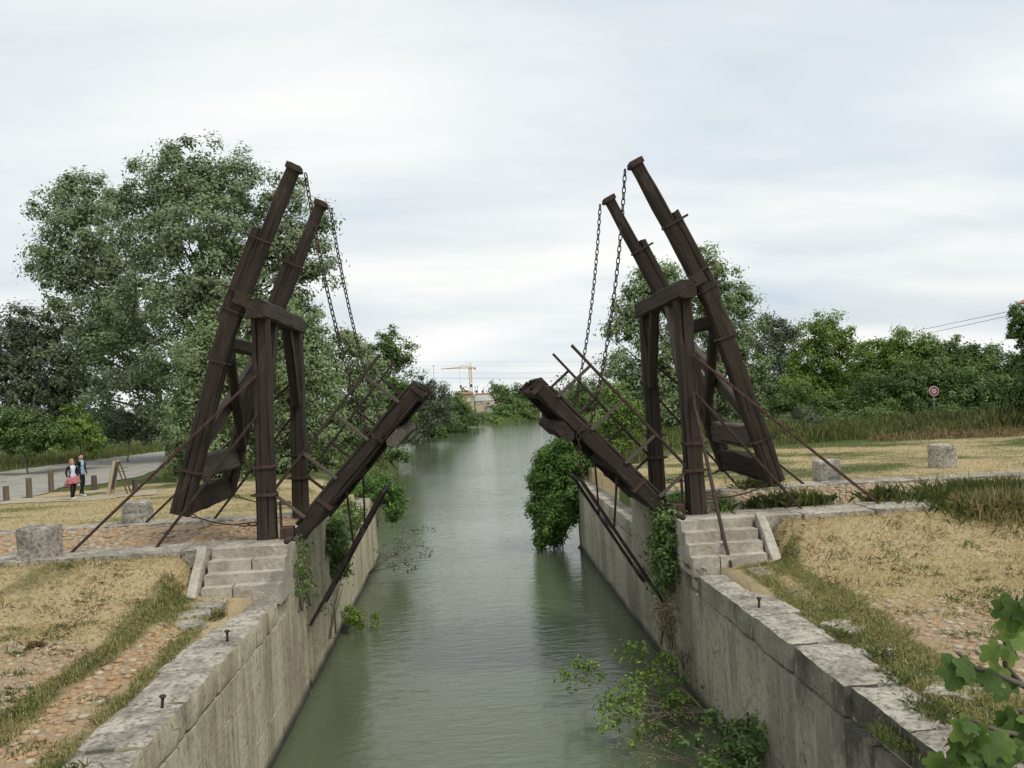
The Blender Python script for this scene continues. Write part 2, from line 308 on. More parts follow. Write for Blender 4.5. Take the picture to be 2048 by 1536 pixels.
M_BARK = simple('grey_bark', (0.16, 0.145, 0.12), 0.95, 0.45, 5, 'pos', 0.6, stretch=(1, 1, .3))
M_TWIG = simple('twig_bark', (0.20, 0.165, 0.125), 0.95, 0.35, 9)
M_PEB = [simple('cobble_%s' % k, c, 0.9, 0.35, 14) for k, c in (('ochre', (0.38, 0.25, 0.14)), ('tan', (0.38, 0.295, 0.20)), ('grey', (0.31, 0.265, 0.20)), ('pale', (0.43, 0.37, 0.28)))]

# ------------------------------------------------------------------ terrain
WZ = -2.2
def lerp(pts, t):
    if t <= pts[0][0]: return pts[0][1]
    for (a, u), (b, v) in zip(pts, pts[1:]):
        if t <= b: return u + (v - u) * (t - a) / (b - a)
    return pts[-1][1]
def sm(a, b, t):
    t = min(1, max(0, (t - a) / (b - a))); return t * t * (3 - 2 * t)
XL = [(29.3, -3.5), (31.0, -4.6), (47, -4.6), (70, -5.6), (87, -6.9), (112, -8.6), (127, -8.2), (140, -3.5), (155, 1.3), (169, 14), (178, 30), (190, 60), (200, 140), (201, 400)]
XR = [(29.3, 3.5), (31.0, 4.8), (45, 6.6), (61, 8.4), (93, 11.0), (115, 14), (135, 22), (150, 40), (165, 90), (175, 200), (400, 900)]
def land(x, y):
    ax = abs(x)
    if x < 0: far = lerp([(19.3, .66), (27, .25), (36, -.33), (60, -.35), (120, -.5), (150, -1.1), (3000, -1.1)], y)
    else: far = lerp([(19.3, .66), (27, .5), (40, .3), (60, .3), (120, .2), (150, -1.1), (3000, -1.1)], y)
    q = sm(8.5, 15.5, ax)                                                    # the approach bank fades away from the bridge
    near = 0.12 * sm(9.5, 13.6, y) + (0.54 - 0.14 * q) * sm(13.0, 14.75, y) * sm(4.55, 5.1, ax)
    z = near if y < 15.3 else (far if y > 19.3 else 0.69 - 0.10 * q)
    z += 0.035 * noise.noise(Vector((x * .7, y * .7, 1.3))) + 0.018 * noise.noise(Vector((x * 2.3, y * 2.3, 5.1)))
    if y < 19.6: z -= 0.09 * (1 - min(1, max(0, (ax - 3.72) / .66))) * (1 if y < 14 else .3)
    return z
def hz(x, y):
    z = land(x, y)
    if y < 29.3: return -3.6 if abs(x) < 3.62 else z
    d = max(lerp(XL, y) - x, x - lerp(XR, y))                                # >0 on land
    return z + (-3.2 - z) * (1 - sm(-1.6, 2.4, d))
def greenmask(x, y):
    ax = abs(x); g = 0.0; wob = 0.30 * noise.noise(Vector((x * .5, y * .6, 3))) + .22 * noise.noise(Vector((x * 1.9, y * 1.4, 9)))
    if y < 14.2:
        if x < 0:
            c = -4.95 + 0.028 * (y - 9) + wob
            g = max(g, 1.0 - abs(x - c) / 0.42, (1.0 - abs(x + 4.10) / 0.26) * (0.75 + 1.6 * wob))
            g = max(g, 0.75 * (1 - math.hypot(x + 4.9, (y - 13.0) * .7) / 0.9))
        else:
            c = 4.55 + 0.04 * (y - 9) + wob
            g = max(g, 1.0 - abs(x - c) / 0.5, 0.8 * (1 - abs(x - 4.08) / 0.3))
    elif y > 19.3:
        g = (0.36 if x < 0 else .47) + 0.5 * noise.noise(Vector((x * .3, y * .38, 8)))
        g += 0.75 * sm(38, 46, y) if x < 0 else 0.8 * sm(31, 36, y)
        if x > 0: g += 0.35 * (1 - min(1, math.hypot((x - 8.6) * .5, (y - 23.5)) / 2.2))
    if x > 0 and 12.8 < y < 17.5: g = max(g, 1.1 - math.hypot((x - 9.4) * .6, (y - 15.2) * .8) / 1.3)
    if 15.3 < y < 19.2: g = max(g, 0.5 * noise.noise(Vector((x, y, 0))), 0.9 - abs(y - 15.75) * 2.2 if (x > 4.2 and x < 6.6) else 0)
    if y < 13.8 and ax > 5.5: g = max(g, 0.12 + 0.5 * noise.noise(Vector((x * .6, y * .6, 2))) - (0.5 if y < 11.5 else 0))
    if x < -5 and 13.5 < y < 15.2: g = max(g, 0.35 + 0.7 * noise.noise(Vector((x * .8, y * .8, 2))))
    return g
def dirtmask(x, y):
    if 15.5 < y < 18.7: return 0.9
    if y > 19.3: return 0.25 if y < 37 else 0.1
    if x < 0: return max(0, 1.0 - sm(10.8, 13.2, y + 0.18 * (x + 6))) if x < -3.9 else 0.3
    return max(0, 1.0 - sm(10.0, 12.4, y + 0.12 * (x - 6)))
def axis(segs):
    o = []
    for a, b, s in segs:
        n = max(1, int(round((b - a) / s))); o += [a + (b - a) * i / n for i in range(n)]
    o.append(segs[-1][1]); return o
half = axis([(3.72, 12, .33), (12, 30, .9), (30, 80, 2.5), (80, 300, 15), (300, 6000, 600)])
xs = sorted([-a for a in half] + half + [-3.56, 3.56, -2, 0, 2])
ys = axis([(-60, 2, 6), (2, 5, .6), (5, 29.2, .33), (29.2, 29.4, .1), (29.4, 60, .8), (60, 210, 3), (210, 500, 30), (500, 7000, 650)])
V = []; F = []; gm = []; dm = []
for y in ys:
    for x in xs: V.append((x, y, hz(x, y))); gm.append(greenmask(x, y)); dm.append(dirtmask(x, y))
nx = len(xs)
for j in range(len(ys) - 1):
    for i in range(nx - 1): a = j * nx + i; F.append((a, a + 1, a + nx + 1, a + nx))
me = mesh('ground', V, F, True)
for k, d in (('green', gm), ('dirt', dm)): at = me.attributes.new(k, 'FLOAT', 'POINT'); at.data.foreach_set('value', d)
ground = tag(obj('ground', me, M_GROUND), kind='structure')
# water sheet
tag(obj('water', mesh('water', [(-400, -60, WZ), (900, -60, WZ), (900, 420, WZ), (-400, 420, WZ)], [(0, 1, 2, 3)]), M_WATER), kind='structure')
# road to the left, draped on the ground
near = [gz(px, py, -.35) for px, py in ((-900, 1075), (-300, 1035), (0, 1006), (94, 989), (120, 977), (208, 968), (281, 954), (322, 936))]
farr = [gz(px, py, -.35) for px, py in ((-900, 1000), (-300, 965), (0, 945), (50, 938), (100, 931), (200, 918), (260, 911), (322, 903))]
near.append(np.array([-16.5, 78, 0])); farr.append(np.array([-22.0, 98, 0])); near.append(np.array([-17, 140, 0])); farr.append(np.array([-23, 140, 0]))
V = []; F = []; k = 6
for i in range(len(near) - 1):
    for s in range(6):
        for j in range(k + 1):
            n_, f_ = near[i] + (near[i + 1] - near[i]) * s / 6, farr[i] + (farr[i + 1] - farr[i]) * s / 6
            p = n_ + (f_ - n_) * j / k; V.append((p[0], p[1], hz(p[0], p[1]) + 0.03))
rows = len(V) // (k + 1)
for i in range(rows - 1):
    for j in range(k): a = i * (k + 1) + j; F.append((a, a + 1, a + k + 2, a + k + 1))
tag(obj('road', mesh('road', V, F, True), M_ROAD), kind='structure')
V = []; F = []
for i, px in enumerate(range(-60, 330, 15)):
    for j, off in enumerate((-6, 4)):
        p = gz(px, lerp([(-60, 1012), (0, 1006), (180, 999), (245, 990), (330, 986)], px) + off, -.34); V.append((p[0], p[1], hz(p[0], p[1]) + 0.03))
    if i: a = 2 * i; F.append((a - 2, a, a + 1, a - 1))
tag(obj('path', mesh('path', V, F, True), M_PATH), kind='structure')

# ------------------------------------------------------------------ canal walls
def place_blocks(parent, s, y0, y1, zt, zb, courses, length, mat, proud=0.012, gap=0.012, jit=0.006, seed=0, xf=3.3):
    r = random.Random(seed); h = (zt - zb) / courses
    for c in range(courses):
        y = y0
        while y < y1 - 0.05:
            L = min(length * r.uniform(.75, 1.3), y1 - y)
            if y1 - (y + L) < 0.3: L = y1 - y
            th = 0.22; cx = s * (xf + th / 2 - r.uniform(0, proud))
            me = rough_mesh(th, L - gap, h - gap, seed=r.randint(0, 999), jit=jit, cell=max(0.3, L / 4), edge=0.006, freq=2.0)
            obj('wall_block', me, mat, parent, Matrix.Translation((cx, y + L / 2, zt - h * (c + .5)))); y += L
def coping(parent, s, cuts, zt, mat, seed, w_=0.66, xf=3.3, t=0.34, inset=None, face=None):
    r = random.Random(seed)
    for i, (a, b) in enumerate(zip(cuts, cuts[1:])):
        ins = (inset or {}).get(i, 0.0); ww = w_ - ins + r.uniform(-.07, .05)
        me = rough_mesh(ww, b - a - r.uniform(.01, .035), t, seed=seed + i * 7, jit=0.022, cell=0.09, edge=0.045, freq=2.6)
        if face:
            me.materials.append(mat); me.materials.append(face)
            for q in me.polygons: q.material_index = 1 if (abs(q.normal.z) < .55 and q.center.x * s < 0) else 0
        obj('coping_stone', me, mat, parent, Matrix.Translation((s * (xf + ins + ww / 2 - .004), (a + b) / 2, zt - t / 2 + r.uniform(-.012, .012))))
for s, nm, M in ((-1, 'left', M_WALLL), (1, 'right', M_WALLR)):
    side = 'left' if s < 0 else 'right'
    t = thing('quay_wall', 'pale stone quay wall with iron pins on the %s, nearest the viewer' % side if s < 0 else 'dark streaked quay wall with broken coping on the right, nearest the viewer', 'wall', (s * 3.6, 9, -3), 'quay walls along the canal')
    box('wall_core', (s * 3.66, 5.4, -1.85), (0.5, 18.7, 3.3), M_MORTAR, t)
    if s < 0:
        cuts = [-3.9, -2.2, -0.6, 0.9, 2.4, 3.7, 5.0, 6.2, 7.25, 8.25, 9.45, 10.6, 11.55, 12.6, 13.3, 14.0]
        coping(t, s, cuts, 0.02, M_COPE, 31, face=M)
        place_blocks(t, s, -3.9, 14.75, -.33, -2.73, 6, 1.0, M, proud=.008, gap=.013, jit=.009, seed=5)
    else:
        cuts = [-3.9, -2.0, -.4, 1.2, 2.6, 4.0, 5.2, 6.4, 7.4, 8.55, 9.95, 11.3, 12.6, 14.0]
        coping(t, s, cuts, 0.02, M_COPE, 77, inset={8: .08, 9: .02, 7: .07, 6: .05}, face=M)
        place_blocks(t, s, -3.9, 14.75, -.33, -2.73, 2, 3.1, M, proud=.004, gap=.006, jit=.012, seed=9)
    for k, (px_, py_, lx, ly) in enumerate(((4.22, 13.62, .42, .5), (4.3, 13.05, .5, .45), (4.2, 12.5, .36, .42)) if s < 0 else ((4.2, 13.5, .36, .6), (4.25, 10.6, .45, .5), (4.2, 9.6, .4, .6), (4.3, 8.3, .4, .5))):
        obj('paving_stone', rough_mesh(lx, ly, .16, seed=k + 90 * s, jit=.03, cell=.08, edge=.03, freq=4), M_COPE, t, Matrix.Translation((s * px_, py_, hz(s * px_, py_) - (.035 if s < 0 else .062))) @ Matrix.Rotation(.3 * k, 4, 'Z'))
    t = thing('bridge_abutment', 'stone abutment under the %s half of the drawbridge' % side, 'abutment', (s * 3.6, 17, -3), 'drawbridge abutments')
    box('wall_core', (s * 3.86, 17.0, -1.2), (0.9, 4.5, 3.7), M_MORTAR, t)
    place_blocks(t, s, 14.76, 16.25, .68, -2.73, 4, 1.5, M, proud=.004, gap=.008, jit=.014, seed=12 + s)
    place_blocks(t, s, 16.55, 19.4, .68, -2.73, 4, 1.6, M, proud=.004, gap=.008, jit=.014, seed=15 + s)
    box('chase', (s * 3.46, 16.4, -1.0), (0.06, 0.3, 3.3), M_MORTAR, t)
    t = thing('canal_wall', 'ivy-hung canal wall beyond the bridge on the %s bank' % side, 'wall', (s * 3.6, 24, -3), 'canal walls beyond the drawbridge')
    box('wall_core', (s * 3.66, 24.3, -1.85), (0.5, 9.75, 3.3), M_MORTAR, t)
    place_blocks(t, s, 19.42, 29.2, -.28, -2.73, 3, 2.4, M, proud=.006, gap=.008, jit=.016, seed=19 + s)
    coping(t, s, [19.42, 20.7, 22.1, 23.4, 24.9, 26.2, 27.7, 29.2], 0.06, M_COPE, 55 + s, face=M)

# ------------------------------------------------------------------ approach: kerbs, cobbles, steps
for s in (-1, 1):
    side = 'left' if s < 0 else 'right'
    for (yc, wd, who) in ((15.28, 0.95, 'near'), (19.02, 0.72, 'far')):
        t = thing('kerb', 'low line of pale kerb stones along the %s edge of the %s bridge approach' % (who, side), 'kerb', (s * 8, yc, .5), 'kerbs of the cobbled approach')
        r = random.Random(int(yc * 7 + s * 3)); x = 3.34
        while x < 14.5:
            L = r.uniform(.8, 1.7); wv = wd + r.uniform(-.12, .03); zz = 0.745 - 0.10 * sm(8.5, 15.5, x)
            me = rough_mesh(L - .02, wv, .3, seed=r.randint(0, 999), jit=0.012, cell=0.16, edge=0.025)
            obj('kerb_stone', me, M_COPE, t, Matrix.Translation((s * (x + L / 2), yc + (wd - wv) / 2 * (-1 if who == 'far' else 1), zz - .15 + r.uniform(-.012, .008)))); x += L
    st = thing('stone_steps', 'four worn stone steps with slanting cheek slab on the %s bank' % side, 'steps', (s * 3.9, 14.4, 0), 'steps up to the bridge deck')
    fr = [(14.74, .765, .165), (14.48, .600, .17), (14.27, .43, .165), (14.07, .265, .20)]
    for i, (yf, zt, h) in enumerate(fr):
        r = random.Random(i + 40 * s); cut = r.uniform(3.7, 4.15)
        yb = 15.1 if i else 15.2
        for j, (a, b) in enumerate(((3.26, cut), (cut, 4.5)) if i in (1, 3) else ((3.26, 4.5),)):
            me = rough_mesh(b - a - .012, yb - yf, h + .12, seed=i * 5 + j + 60 * s, jit=.006, cell=.2, edge=.014)
            z_ = zt - (h + .12) / 2 - r.uniform(0, .008)
            obj('step_stone', me, M_STEP, st, Matrix.Translation((s * (a + b) / 2, (yf + yb) / 2 + i * .002, z_)))
    me = rough_mesh(.17, 1.06, .26, seed=33 + s, jit=.012, cell=.11, edge=.04)
    obj('cheek_slab', me, M_STEP, st, Matrix.Translation((s * 4.62, 14.42, .40)) @ Matrix.Rotation(math.radians(42), 4, 'X'))

# cobbles
peb = []
for i in range(6):
    bm = bmesh.new(); bmesh.ops.create_icosphere(bm, subdivisions=1, radius=.5)
    for v in bm.verts: v.co = Vector((v.co.x * R.uniform(.8, 1.15), v.co.y * R.uniform(.7, 1.0), v.co.z * .55)) + noise.noise_vector(v.co * 3 + Vector((i, 0, 0))) * .06
    mm = bpy.data.meshes.new('cobble'); bm.to_mesh(mm); bm.free(); mm.polygons.foreach_set('use_smooth', [True] * len(mm.polygons)); peb.append(mm)
pebm = [[] for _ in M_PEB]
for i, M in enumerate(M_PEB):
    for p in peb: q = p.copy(); q.materials.append(M); pebm[i].append(q)
PV = []
for p in peb:
    co = np.empty(len(p.vertices) * 3, dtype=np.float32); p.vertices.foreach_get('co', co); fi = np.array([tuple(q.vertices) for q in p.polygons]); PV.append((co.reshape(-1, 3), fi))
def cobbles(label_parent, spots, weights, nparts=300):
    """spots: (x, y, size); the largest in the picture become single parts, the rest one part"""
    spots = sorted(spots, key=lambda q: math.hypot(q[0] - CAM[0], q[1]) / q[2]); r = random.Random(3)
    for (x, y, sz) in spots[:nparts]:
        k = r.choices(range(4), weights)[0]
        M = Matrix.Translation((x, y, hz(x, y) + sz * r.uniform(-.10, .07))) @ Matrix.Rotation(r.uniform(0, 6.28), 4, 'Z') @ Matrix.Diagonal((sz, sz, sz * .8, 1))
        obj('cobble', r.choice(pebm[k]), None, label_parent, M)
    rest = spots[nparts:]
    for k in range(4):
        Vs = []; Fs = []; o = 0
        for (x, y, sz) in rest:
            if int((x * 977 + y * 7919) * 100) % 4 != k and r.random() < .75: continue
            co, fi = PV[r.randint(0, 5)]; a = r.uniform(0, 6.28); c_, s_ = math.cos(a), math.sin(a)
            q = np.stack([(co[:, 0] * c_ - co[:, 1] * s_) * sz + x, (co[:, 0] * s_ + co[:, 1] * c_) * sz + y, co[:, 2] * sz * .8 + hz(x, y) + sz * r.uniform(-.10, .05)], 1)
            Vs.append(q); Fs.append(fi + o); o += len(q)
        if Vs:
            mo = obj('cobbles', fastmesh('cobbles', np.concatenate(Vs), np.concatenate(Fs)), M_PEB[k], label_parent); mo.data.polygons.foreach_set('use_smooth', [True] * len(mo.data.polygons)); tag(mo, kind='stuff')
def scat(x0, x1, y0, y1, d, ok, smin, smax, seed):
    r = random.Random(seed); o = []; n = int((x1 - x0) * (y1 - y0) / d / d)
    grid = {}
    for _ in range(n * 3):
        x, y = r.uniform(x0, x1), r.uniform(y0, y1)
        if not ok(x, y): continue
        g = (int(x / d), int(y / d)); bad = False
        for i in (-1, 0, 1):
            for j in (-1, 0, 1):
                for (u, v) in grid.get((g[0] + i, g[1] + j), ()):
                    if (u - x) ** 2 + (v - y) ** 2 < d * d * .62: bad = True
        if bad: continue
        grid.setdefault(g, []).append((x, y)); o.append((x, y, r.uniform(smin, smax)))
    return o
gut = tag(obj('cobble_gutter', mesh('gutter', [(-4.75, 3, hz(-4.6, 6) - .2), (-4.25, 3, -.25), (-4.25, 12.6, -.25), (-4.75, 12.6, -.25)], [(0, 1, 2, 3)]), M_GROUND), kind='structure')
cobbles(gut, scat(-4.80, -4.26, 6.4, 12.6, .105, lambda x, y: abs(x + 4.50 - .028 * (y - 9) + 0.05 * math.sin(y * 2)) < .23, .085, .15, 1), (7, 3, 1, 1))
for s, lab in ((-1, 'left'), (1, 'right')):
    rd = tag(obj('cobbled_road', mesh('bed', [(s * 3.7, 15.7, .45), (s * 14.5, 15.7, .40), (s * 14.5, 18.7, .40), (s * 3.7, 18.7, .45)], [(0, 1, 2, 3)]), M_GROUND), kind='structure')
    x0, x1 = (-14.4, -4.0) if s < 0 else (4.0, 14.4)
    cobbles(rd, scat(x0, x1, 15.72, 18.66, .15, lambda x, y: noise.noise(Vector((x * .8, y * .8, 4))) < .28, .12, .20, 21 + s), (5, 4, 1, 1) if s < 0 else (2, 5, 2, 2))
    q = tag(obj('cobbled_quay', mesh('bed', [(s * 5, 4, -.3), (s * 12, 4, -.3), (s * 12, 13, -.3), (s * 5, 13, -.3)], [(0, 1, 2, 3)]), M_GROUND), kind='structure')
    x0, x1 = (-9.8, -5.2) if s < 0 else (4.9, 10.5)
    cobbles(q, scat(x0, x1, 5.0, 12.6, .12, lambda x, y: dirtmask(x, y) + .5 * noise.noise(Vector((x * .9, y * .9, 7))) > .55 and greenmask(x, y) < .5, .07, .15, 25 + s), (2, 4, 4, 2))

# ------------------------------------------------------------------ drawbridge
YN, YF = 15.62, 18.78
link_me = None
def make_link():
    bm = bmesh.new(); n, k = 14, 6; rw = 0.0115; ring = []
    for i in range(n):
        a = 2 * math.pi * i / n; cx, cz = 0.030 * math.sin(a), 0.050 * math.cos(a) + (0.016 if math.cos(a) > 0 else -0.016)
        d = Vector((math.sin(a), 0, math.cos(a))); ring.append([bm.verts.new(Vector((cx, 0, cz)) + d * rw * math.cos(2 * math.pi * j / k) + Vector((0, rw * math.sin(2 * math.pi * j / k), 0))) for j in range(k)])
    for i in range(n):
        for j in range(k): bm.faces.new((ring[i][j], ring[i][(j + 1) % k], ring[(i + 1) % n][(j + 1) % k], ring[(i + 1) % n][j]))
    me = bpy.data.meshes.new('link'); bm.to_mesh(me); bm.free(); me.polygons.foreach_set('use_smooth', [True] * len(me.polygons)); me.materials.append(M_IRON); return me
link_me = make_link()
def chain(name, pts, label, group, pitch=0.104, sc=1.0, parent=None):
    t = parent or thing(name, label, 'chain', pts[0], group)
    P = [Vector(p) for p in pts]; seg = [(b - a).length for a, b in zip(P, P[1:])]; tot = sum(seg); n = max(1, int(tot / (pitch * sc))); 
    def at(d):
        for a, b, l in zip(P, P[1:], seg):
            if d <= l: return a.lerp(b, d / l), (b - a).normalized()
            d -= l
        return P[-1], (P[-1] - P[-2]).normalized()
    for i in range(n):
        p, d = at((i + .5) * tot / n); q = d.to_track_quat('Z', 'Y').to_matrix().to_4x4()
        M = Matrix.Translation(p) @ q @ Matrix.Rotation(math.radians(90 * (i % 2) + 35), 4, 'Z') @ Matrix.Diagonal((sc, sc, sc, 1))
        obj('link', link_me, None, t, M)
    return t
def band(parent, c, axis_, w_, d_, h=0.05, upv=(0, 1, 0), t_=0.014, bolt=True, mat=None):
    """flat iron strap round a beam, centred at c, beam running along axis_; w_ across, d_ along upv; a bolt stub on each side"""
    M, L = frame(Vector(c) - Vector(axis_).normalized() * h / 2, Vector(c) + Vector(axis_).normalized() * h / 2, upv)
    V = []; F = []
    for z in (0, h):
        for (a, b) in ((w_ / 2, d_ / 2), (w_ / 2 + t_, d_ / 2 + t_)):
            V += [(a, b, z), (-a, b, z), (-a, -b, z), (a, -b, z)]
    for k in range(4):
        l = (k + 1) % 4
        F += [(4 + k, 4 + l, 12 + l, 12 + k), (k, 8 + k, 8 + l, l), (k, l, 4 + l, 4 + k), (8 + k, 12 + k, 12 + l, 8 + l)]
    if bolt:
        for e in (1, -1):
            b0 = len(V); x0 = e * (w_ / 2 + .005); x1 = e * (w_ / 2 + .075)
            for x in (x0, x1):
                for k in range(6): V.append((x, .024 * math.cos(k * 1.047) - d_ / 2 + .05, h / 2 + .024 * math.sin(k * 1.047)))
            for k in range(6): F.append((b0 + k, b0 + (k + 1) % 6, b0 + 6 + (k + 1) % 6, b0 + 6 + k))
            F.append(tuple(b0 + 6 + k for k in range(6)))
    return obj('iron_strap', mesh('strap', V, F), mat or M_IRON, parent, M)
for s in (-1, 1):
    side = 'left' if s < 0 else 'right'; zo = 0.08 if s < 0 else -0.07
    X = lambda x: s * x
    # --- portal frame
    p = thing('bridge_portal', 'dark timber gate frame of two posts and a cap beam on the %s bank' % side, 'bridge frame', (X(3.75), 17.2, .74), 'drawbridge portal frames')
    for y, k in ((YN, 1), (YF, 2)):
        beam('post', (X(3.775), y, .70), (X(3.71), y, 4.56), .31, .29, M_WOOD, p, seed=10 + k + s, bev=.03, rough=.014, w1=.28, d1=.28, ragged=.03)
        for z in (1.52, 2.0):
            band(p, (X(3.765), y, z), (0, 0, 1), .325, .305, h=.055, mat=M_RUST if k == 1 else M_IRON)
        # iron raking stays
        tz = 3.55; foot = 7.07
        for (z0, xf_) in ((3.56, 7.07), (2.90, 5.64)):
            yy = y - .23 if k == 1 else y + .12
            beam('raking_stay', (X(3.80), yy + (.03 if k == 1 else 0), z0), (X(xf_), yy + .06, .70), .045, .05, M_RUST if (k == 1 and z0 > 3) else M_IRON, p, bev=.008, rough=.003, rings=5)
        # knee brace between post and cap
        e = 1 if k == 1 else -1
        beam('knee_brace', (X(3.72), y + e * .20, 3.05), (X(3.70), y + e * .95, 4.60), .22, .18, M_WOODG if (k == 1 and s > 0) else M_WOOD, p, up=(1, 0, 0), seed=14 + k, rings=7)
    beam('cap_beam', (X(3.70), 15.12, 4.70), (X(3.70), 19.16, 4.70), .32, .30, M_WOOD, p, up=(1, 0, 0), seed=18 + s, rough=.018, bev=.035, ragged=.03)
    box('shoe_plate', (X(3.53), YN, 1.05), (.02, .12, .66), M_RUST, p)
    hb = box('hinge_block', (X(3.42), YN - .02, .84), (.22, .26, .2), M_RUST, p, bev=.015)
    tube('hinge_pin', [(X(3.42), YN - .19, .85), (X(3.42), YN + .15, .85)], .045, M_IRON, hb)
    if s > 0:
        a = gz(1462, 1128, .13); 
        tp = Vector((X(3.79), YN - .22, 2.56))
        fl = beam('loose_flat_bar', tp + Vector((-.02, 0, .34)), tp, .06, .03, M_RUST, p, bev=.005, rough=.003, rings=3)
        mid = Vector(gy(1445, 1065, 14.32))
        tb = thing('leaning_bar', 'rusty square bar leaning from the right gate post down over the steps', 'bar', Vector(a))
        beam('upper_length', Vector(a) + (mid - Vector(a)), tp + Vector((0, -.05, 0)), .052, .052, M_IRON, tb, bev=.006, rough=.002, rings=4)
        beam('lower_length', Vector(a) - Vector((0, 0, .04)), mid, .052, .052, M_IRON, tb, bev=.006, rough=.002, rings=3)
    # --- balance beams
    b = thing('balance_beam_frame', 'pair of tall leaning timber balance beams pivoting on the %s gate frame' % side, 'balance beam', (X(5.2), 17.2, 1.2), 'drawbridge balance beams')
    TOP = (3.00, 7.17 + zo); MID = (4.24, 4.62); BOT = (5.26, 1.22 + zo * .4)
    for y, k in ((15.70, 1), (18.62, 2)):
        T_, Mm, B_ = [Vector((X(q[0]), y, q[1])) for q in (TOP, MID, BOT)]; u = (T_ - Mm).normalized(); l = (B_ - Mm).normalized()
        beam('upper_beam', Mm - u * 0.85 + Vector((X(-.06), 0, 0)), T_, .27, .26, M_WOOD, b, seed=30 + k + s, w1=.205, d1=.22, rough=.016, bev=.03, ragged=.02)
        outw = Vector((X(u.z), 0, -abs(u.x))) if True else None
        outw = Vector((u.z, 0, -u.x)) * (1 if (u.z * s) > 0 else -1)
        dstart, dend = Mm + u * 1.62 + outw * .175, Mm - u * .1 + outw * .12
        beam('doubling_beam', dend, dstart, .14, .24, M_WOOD, b, seed=36 + k, rough=.014, rings=7, ragged=.03)
        beam('lower_beam', Mm + l * -.22 + outw * .0, B_, .29, .25, M_WOOD, b, seed=40 + k + s, w1=.32, d1=.26, rough=.016, bev=.035, ragged=.03)
        band(b, T_ - u * .06, u, .225, .24, h=.10, bolt=False)
        for dd in (1.45, .47, .12): band(b, Mm + u * dd + outw * .075, u, .39 if dd > .4 else .40, .275, h=.035)
        band(b, Mm - u * .02 + l * .78, l, .32, .275, h=.035); band(b, Mm + l * 2.75, l, .345, .285, h=.05); 
        box('pivot_bracket', Mm + u * .30 + Vector((X(-.10), -.17, .02)), (.26, .03, .20), M_IRON, b, rot=Matrix.Rotation(math.atan2(u.x, u.z), 4, 'Y'))
        tube('eye_bolt', [T_ - u * .13 + Vector((X(-.10), 0, 0)), T_ - u * .15 + Vector((X(-.19), 0, -.02))], .03, M_IRON, b)
    at = lambda z: MID[0] + (BOT[0] - MID[0]) * (MID[1] - z) / (MID[1] - BOT[1])
    beam('cross_beam', (X(at(4.18) + .02), 15.86, 4.18), (X(at(4.18) + .02), 18.46, 4.18), .24, .24, M_WOOD, b, up=(1, 0, 0), seed=50)
    for z, j in ((2.02, 0), (1.42, 1)):
        beam('counterweight_beam', (X(at(z) + .02), 15.84, z), (X(at(z) + .02), 18.46, z), .42, .26, M_WOODG if j == 0 else M_WOOD, b, up=(1, 0, .1), seed=52 + j + s, rough=.03, ragged=.05)
    beam('diagonal_brace', (X(at(2.25) + .05), 15.86, 2.25), (X(at(3.95) + .05), 18.46, 3.95), .26, .16, M_WOODG, b, up=(1, 0, 0), seed=56)
    beam('diagonal_brace', (X(at(2.25) - .12), 18.46, 2.25), (X(at(3.95) - .12), 15.86, 3.95), .26, .15, M_WOOD, b, up=(1, 0, 0), seed=57)
    # --- leaf
    lf = thing('bridge_leaf', 'half-raised timber bridge leaf with iron handrails on the %s bank' % side, 'bridge leaf', (X(3.2), 17.2, .8), 'raised drawbridge leaves')
    H = Vector((X(3.17), 0, .84)); Tp = Vector((X(1.0), 0, 3.22 + zo * .4)); ax = (Tp - H).normalized(); LL = (Tp - H).length
    nrm = Vector((-ax.z * (1 if ax.x > 0 else -1), 0, abs(ax.x))); nrm = nrm.normalized()      # deck side: up and towards the bank
    for y, k in ((15.68, 1), (18.68, 2)):
        o = Vector((0, y, 0))
        beam('main_beam', H + o - ax * .08, Tp + o, .25, .25, M_WOOD, lf, up=nrm, seed=60 + k + s, rough=.022, bev=.03, ragged=.03, rings=16)
        beam('edge_plank', H + o + nrm * .155 + ax * .05, Tp + o + nrm * .155 - ax * .25, .19, .07, M_WOOD, lf, up=nrm, seed=63 + k, rough=.012, rings=10, ragged=.05)
        band(lf, Tp + o - ax * .09, ax, .265, .265, h=.09, upv=nrm, bolt=False)
        band(lf, H + o + ax * .62, ax, .265, .265, h=.07, upv=nrm, bolt=False, mat=M_RUST)
        yy = y - .14 if k == 1 else y + .14
        rl0 = Vector((X(3.72), yy, 1.46)); rl1 = Vector((X(1.68), yy, 3.84))
        beam('handrail', rl0, rl1, .06, .05, M_IRON, lf, up=nrm, bev=.008, rough=.003, rings=6)
        for tt in (.86, .60, .335, .07):
            q = H + Vector((0, yy, 0)) + ax * LL * tt + nrm * .12
            d = (rl1 - rl0).normalized(); foot = q; proj = rl0 + d * (q - rl0).dot(d)
            beam('rail_post', foot, proj, .055, .045, M_WOODG if k == 1 else M_IRON, lf, up=(0, 1, 0), bev=.006, rough=.002, rings=3)
    npl = 15
    for i in range(npl):
        q = H + ax * (LL * (i + .5) / npl) + nrm * .155
        beam('deck_plank', q + Vector((0, 15.83, 0)), q + Vector((0, 18.53, 0)), LL / npl - .012, .06, M_WOOD, lf, up=nrm, seed=70 + i, rough=.006, bev=.01, rings=4, ragged=.02)
    for tt in (.03, .33, .94):
        q = H + ax * LL * tt; beam('joist', q + Vector((0, 15.82, 0)), q + Vector((0, 18.54, 0)), .2, .22, M_WOOD, lf, up=nrm, seed=90)
    q = H + ax * LL * .70 - nrm * .235
